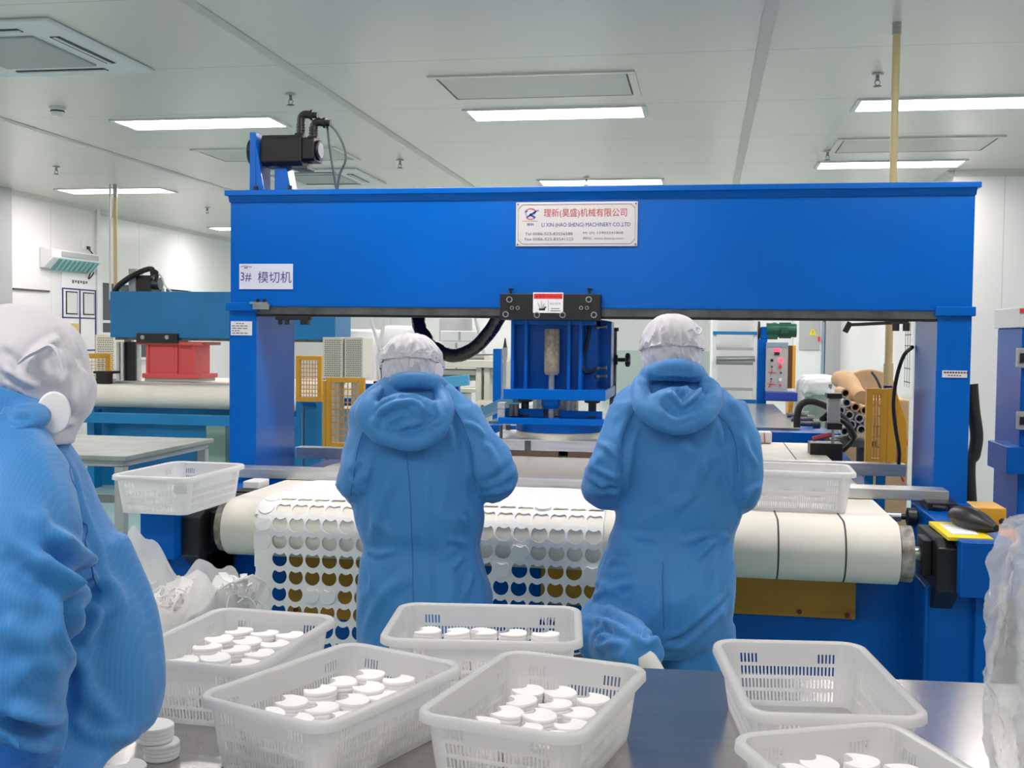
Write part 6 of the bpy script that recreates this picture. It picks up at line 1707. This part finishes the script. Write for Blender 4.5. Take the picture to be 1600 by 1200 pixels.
b = MB(); c = UY(1186, 516, 11.350); b.lathe([(0.02, c.x - 0.012), (0.09, c.x - 0.01), (0.09, c.x + 0.01), (0.02, c.x + 0.012)], (0, 11.400, c.z), axis=0, seg=24); b.build('sprocket', BLACK, ct)
b = MB(); b.box(c.x + 0.015, p0.x + 0.02, 11.340, 11.460, c.z - 0.09, c.z + 0.035); b.build('bearing_block', BLUE, ct, bevel=0.01)
b = MB(); bpx(b, 1197, 613, 1246, 627, 11.100, 0.3); b.build('tray', mat('deep blue crate', (36, 66, 160), 0.4), ct, bevel=0.006)
# feed table
ft = thing('feed_table', 'long metal feed table in line behind the conveyor belt at right', 'table', (-0.4, 9.0, 0))
MB().box(-1.55, 0.665, 8.05, 11.05, 0.915, 0.935).build('table_plate', mat('worn galvanised plate', (150, 166, 160), 0.22, 0.7, spot=(3, 0.2), stretch=(3, 1, 1)), ft, bevel=0.002)
b = MB().box(-1.6, 0.92, 7.80, 7.95, 0.78, 0.925); b.box(0.70, 0.88, 7.95, 10.1, 0.80, 0.90); b.build('frame', BLUE, ft, bevel=0.004)
for x in (-1.5, 0.78):
    for y in (7.82, 9.9): MB().box(x, x + 0.1, y, y + 0.1, 0, 0.80).build('leg', BLUE, ft)
for y in (8.3, 8.75, 9.2): MB().cyl((0.66, y, 0.95), (0.80, y, 0.95), 0.02, 10).cyl((0.78, y, 0.95), (0.83, y, 0.95), 0.035, 12).build('side_roller', DARKSTEEL, ft, smooth=True)
p = UY(1187, 684, 6.8); t = thing('tape_block', 'white block with red stripes on the belt behind the kneeling worker', 'block', (p.x, 6.8, 0.937))
MB().box(p.x - 0.10, p.x + 0.07, 6.78, 6.88, 0.937, 1.005).build('block', WRAP, t, bevel=0.01)
b = MB()
for k in range(3): b.bar((p.x - 0.03 + .03 * k, 6.778, 0.94), (p.x - 0.045 + .035 * k, 6.778, 1.0), 0.004, 0.012)
b.build('red_stripe', SIGNRED, t)
# pneumatic unit at the right side beam
pu = thing('pneumatic_clamp', 'grey and black pneumatic cylinder unit behind the right aluminium rail', 'clamp', (0.75, 6.3, 0.90))
a = rp(1266, 693, 1317, 712, 6.2); MB().box(a[0], a[1], 6.2, 6.36, 0.90, a[3]).build('base_block', BLACK, pu, bevel=0.003)
a2 = rp(1295, 622, 1315, 664, 6.2); MB().box(a2[0], a2[1], 6.24, 6.32, a2[2], a2[3]).build('cylinder_body', GREYPAINT, pu, bevel=0.008)
for y0, y1 in ((615, 623), (662, 672)):
    a2 = rp(1293, y0, 1317, y1, 6.2); MB().box(a2[0], a2[1], 6.22, 6.34, a2[2], a2[3]).build('end_cap', BLACK, pu, bevel=0.003)
p, q = UY(1301, 672, 6.25), UY(1301, 694, 6.25); MB().cyl(p, q, 0.009, 10).build('piston_rod', STEEL, pu, smooth=True)
p, q = UY(1270, 686, 6.25), UY(1298, 679, 6.25); MB().cyl(p, q, 0.014, 10).build('red_pin', mat('dull red pin', (186, 70, 84), 0.4), pu, smooth=True)
MB().stube([(*UY(x, y, 6.3), 0.012) for x, y in ((1300, 640), (1288, 650), (1284, 655), (1310, 655), (1328, 668), (1334, 685), (1322, 700), (1316, 705))], 0.012, 6, 8).build('air_hose', RUBBER, pu, smooth=True)
one('bent_hose', 'thick black hose arching from the conveyor side to the tubes at right', 'hose', MB().stube([(*UY(x, y, 6.7), 0.020) for x, y in ((1245, 668), (1246, 648), (1252, 632), (1268, 627), (1290, 634), (1312, 648), (1324, 662), (1334, 682))], 0.02, 7, 10), RUBBER, smooth=True)
# waste bin bag, tubes and paper
gb = thing('waste_bag', 'grey green bin bag overflowing with white plastic film behind the hose', 'bag', (1.12, 10.6, 0))
p = UY(1287, 640, 10.6)
o = lumpy((p.x, 10.6, 0), 0.19, 0.19, UY(1280, 600, 10.6).z, 2.0, 0.03, 5, seg=48, n=30, open_top=True); o.build('bag', mat('grey green bag film', (128, 146, 134), 0.35), gb, smooth=True)
c = UY(1284, 604, 10.6); o = crumple((c.x, 10.6, c.z), 0.18, 0.16, 0.10, 5.0, 0.22, 9.0, 64, 36); o.build('white_film', WRAP, gb, smooth=True)
c = UY(1262, 625, 11.5); cz = UY(1262, 590, 11.5).z
o = crumple((c.x, 11.5, cz / 2), 0.14, 0.16, cz / 2, 8.0, 0.12, 5.0); one('white_bag', 'white plastic bag standing left of the overflowing bin bag', 'bag', o, WRAP, smooth=True)
tubes = [(1322, 618, 0), (1325, 631, 1), (1321, 643, 1), (1327, 650, 1), (1336, 638, 0), (1343, 647, 0), (1342, 657, 1), (1333, 662, 1), (1344, 668, 1), (1336, 674, 0), (1349, 660, 1), (1327, 668, 1)]
GREYTUBE = mat('grey paper tube', (176, 176, 178), 0.6)
tp_ = []
for i, (x, y, kk) in enumerate(tubes):
    p = UY(x, y, 7.2); tp_.append([p.x, p.z, kk])
for it in range(60):
    for i in range(len(tp_)):
        for j in range(i):
            dx, dz = tp_[i][0] - tp_[j][0], tp_[i][1] - tp_[j][1]; d = math.hypot(dx, dz) or 1e-6
            if d < 0.060: s_ = (0.060 - d) / d / 2; tp_[i][0] += dx * s_; tp_[i][1] += dz * s_; tp_[j][0] -= dx * s_; tp_[j][1] -= dz * s_
for i, (x, z, kk) in enumerate(tp_):
    m = MB(); rings = []
    for r_, y in ((0.020, 7.55), (0.028, 7.55), (0.028, 7.2), (0.020, 7.2), (0.020, 7.55)): rings.append([(x + r_ * math.cos(a), y, z + r_ * math.sin(a)) for a in np.linspace(0, 2 * PI, 16, endpoint=False)])
    m.loft(rings, cap=False)
    one('paper_tube', ('grey' if kk else 'brown') + ' cardboard tube in the pile of tubes left of the tall yellow guard', 'tube', m, GREYTUBE if kk else KRAFT, group=('grey' if kk else 'brown') + ' tubes in the pile', smooth=True)
zb = min(z for _, z, _ in tp_) - 0.03
t = thing('tube_trolley', 'dark low trolley carrying the pile of cardboard tubes', 'trolley', (1.2, 7.4, 0))
xs_ = [x for x, _, _ in tp_]
MB().box(min(xs_) - 0.05, max(xs_) + 0.05, 7.2, 7.6, zb - 0.04, zb).build('deck', DARKSTEEL, t)
for x in (min(xs_) - 0.02, max(xs_) - 0.02):
    for y in (7.22, 7.54): MB().box(x, x + 0.04, y, y + 0.04, 0, zb - 0.04).build('leg', DARKSTEEL, t)
q0, q1 = UY(1310, 592, 7.9), UY(1346, 622, 7.5)
one('kraft_roll', 'crumpled brown kraft paper roll leaning over the cardboard tubes', 'paper roll', MB().stube([(*q0, .055), (*(q0.lerp(q1, .3) + Vector((.01, 0, .02))), .07), (*q0.lerp(q1, .7), .06), (*q1, .05)], 0, 5, 12), KRAFT, smooth=True)
c = UY(1358, 612, 8.2)
kp = MB(); fan = [(c.x + 0.19 * math.cos(a), c.z + 0.16 * math.sin(a)) for a in np.linspace(-0.3, PI + 0.3, 24)]
kp.prism(fan, 1, 8.2, 8.30); one('kraft_coil', 'round brown coil of kraft paper behind the tall yellow guard', 'paper roll', kp, KRAFT, bevel=0.01)
MB_t = MB().box(c.x - 0.2, c.x + 0.26, 8.12, 8.45, 0, c.z - 0.047)
one('storage_box', 'brown carton under the round kraft paper coil', 'box', MB_t, KRAFT, bevel=0.01)
# electrical cabinet and door at the far right corner
ec = thing('electrical_cabinet', 'pale grey electrical cabinet with a yellow warning triangle on the far wall', 'cabinet', (1.7, 19.5, 0.4))
a = rp(1240, 488, 1284, 640, 19.3); MB().box(a[0], a[1], 19.3, 19.595, 0.0, 2.3).build('casing', WHITEPAINT, ec, bevel=0.01)
a = rp(1249, 494, 1281, 547, 19.27); MB().box(a[0], a[1], 19.27, 19.3, a[2], a[3]).build('door', GREYPAINT, ec, bevel=0.008)
q = [UY(x, y, 19.262) for x, y in ((1264, 524), (1276, 524), (1270, 512))]; MB().prism([(v.x, v.z) for v in q], 1, 19.262, 19.27).build('warning_triangle', SIGNYELLOW, ec)
q = [UY(x, y, 19.258) for x, y in ((1269.4, 522), (1270.6, 518.6), (1269.6, 518.4), (1270.8, 514.5), (1268.8, 519.3), (1270, 519.4))]; MB().prism([(v.x, v.z) for v in q], 1, 19.256, 19.262).build('flash_symbol', INKBLACK, ec)
a = rp(1278, 526, 1281.5, 533, 19.25); MB().box(a[0], a[1], 19.24, 19.27, a[2], a[3]).build('red_latch', SIGNRED, ec)
a = rp(1283, 503, 1288, 590, 19.3); b = MB()
one('wall_label_strip', 'narrow blue printed strip on the far wall right of the electrical cabinet', 'sign', b.box(a[0], a[1], 19.3, 19.34, a[2], a[3]), mat('faded blue print', (150, 172, 196), 0.6))
sd = struct('door_1', MB().box(1.98, 2.22, 19.2, 19.6, 0, CH), GREYPAINT)
# line drawing posters right of the tan pipe
po = thing('poster', 'white poster with thin line diagrams on the wall beside the gantry right column', 'poster', (2.205, 12.4, 0.95))
a0, a1 = UX(1413, 500, 2.21), UX(1428, 500, 2.21)
yA, yB = sorted((a0.y, a1.y)); yA = max(yA, 10.9)
MB().box(2.205, 2.219, yA, yB, 0.95, 1.95).build('sheet', PAPER, po)
b = MB()
for z in (1.1, 1.25, 1.5, 1.62, 1.8): b.box(2.2035, 2.205, yA + .1, yB - .1, z, z + 0.01)
for y in (yA + .15, (yA + yB) / 2, yB - .15): b.box(2.2035, 2.205, y, y + 0.02, 1.05, 1.8)
b.build('line_drawing', INKBLACK, po)
a = rp(1233, 628, 1260, 656, 11.6); one('yellow_crate', 'yellow crate on the floor below the blue tray of the control post', 'crate', MB().box(a[0], a[1], 11.75, 12.1, 0, a[3]), YELLOW, bevel=0.01)
nb = thing('notice_stand', 'tall white notice panel with blue frame at the right end of the small press beam', 'notice panel', (*UY(533, 520, 13.4).xy, 0))
a = rp(521, 480, 545, 528, 13.4); MB().box(a[0], a[1], 13.4, 13.44, a[2], a[3]).build('frame', INKNAVY, nb)
w_ = a[1] - a[0]
for z0, z1 in ((a[2] + .02, a[2] + .26), (a[2] + .29, a[3] - .02)): MB().box(a[0] + .03, a[1] - .03, 13.39, 13.4, z0, z1).build('sheet', LABEL, nb)
MB().box(a[0] + .04, a[0] + .08, 13.41, 13.45, 0, a[2]).build('post', GREYPAINT, nb)
# machine at the right edge
rm = thing('control_cabinet', 'blue and grey machine cabinet cut off by the right picture edge', 'cabinet', (2.0, 6.2, 0))
a = rp(1595, 512, 1640, 690, 6.2); XX = a[0]
MB().box(XX, XX + 0.7, 6.2, 6.7, 0, a[3]).build('blue_body', BLUE, rm, bevel=0.006)
a = rp(1593, 480, 1640, 512, 6.18); MB().box(a[0], a[0] + 0.7, 6.18, 6.7, a[2], a[3]).build('white_top', WHITEPAINT, rm, bevel=0.004)
a = rp(1594, 482, 1640, 489, 6.17); MB().box(a[0], a[0] + 0.5, 6.17, 6.18, a[2], a[3]).build('red_strip', SIGNRED, rm)
for y0, y1 in ((544, 575), (644, 672)):
    a = rp(1591, y0, 1640, y1, 6.15); MB().box(a[0], a[0] + 0.3, 6.15, 6.2, a[2], a[3]).build('grey_terminal', GREYPAINT, rm, bevel=0.004)
    a = rp(1594, y0 + 8, 1640, y1 - 8, 6.14); MB().box(a[0], a[0] + 0.2, 6.14, 6.15, a[2], a[3]).build('black_socket', BLACK, rm)
a = rp(1573, 699, 1640, 742, 6.1); MB().box(a[0], a[0] + 0.8, 6.1, 6.5, a[2], a[3]).build('blue_shelf', BLUE, rm, bevel=0.005)
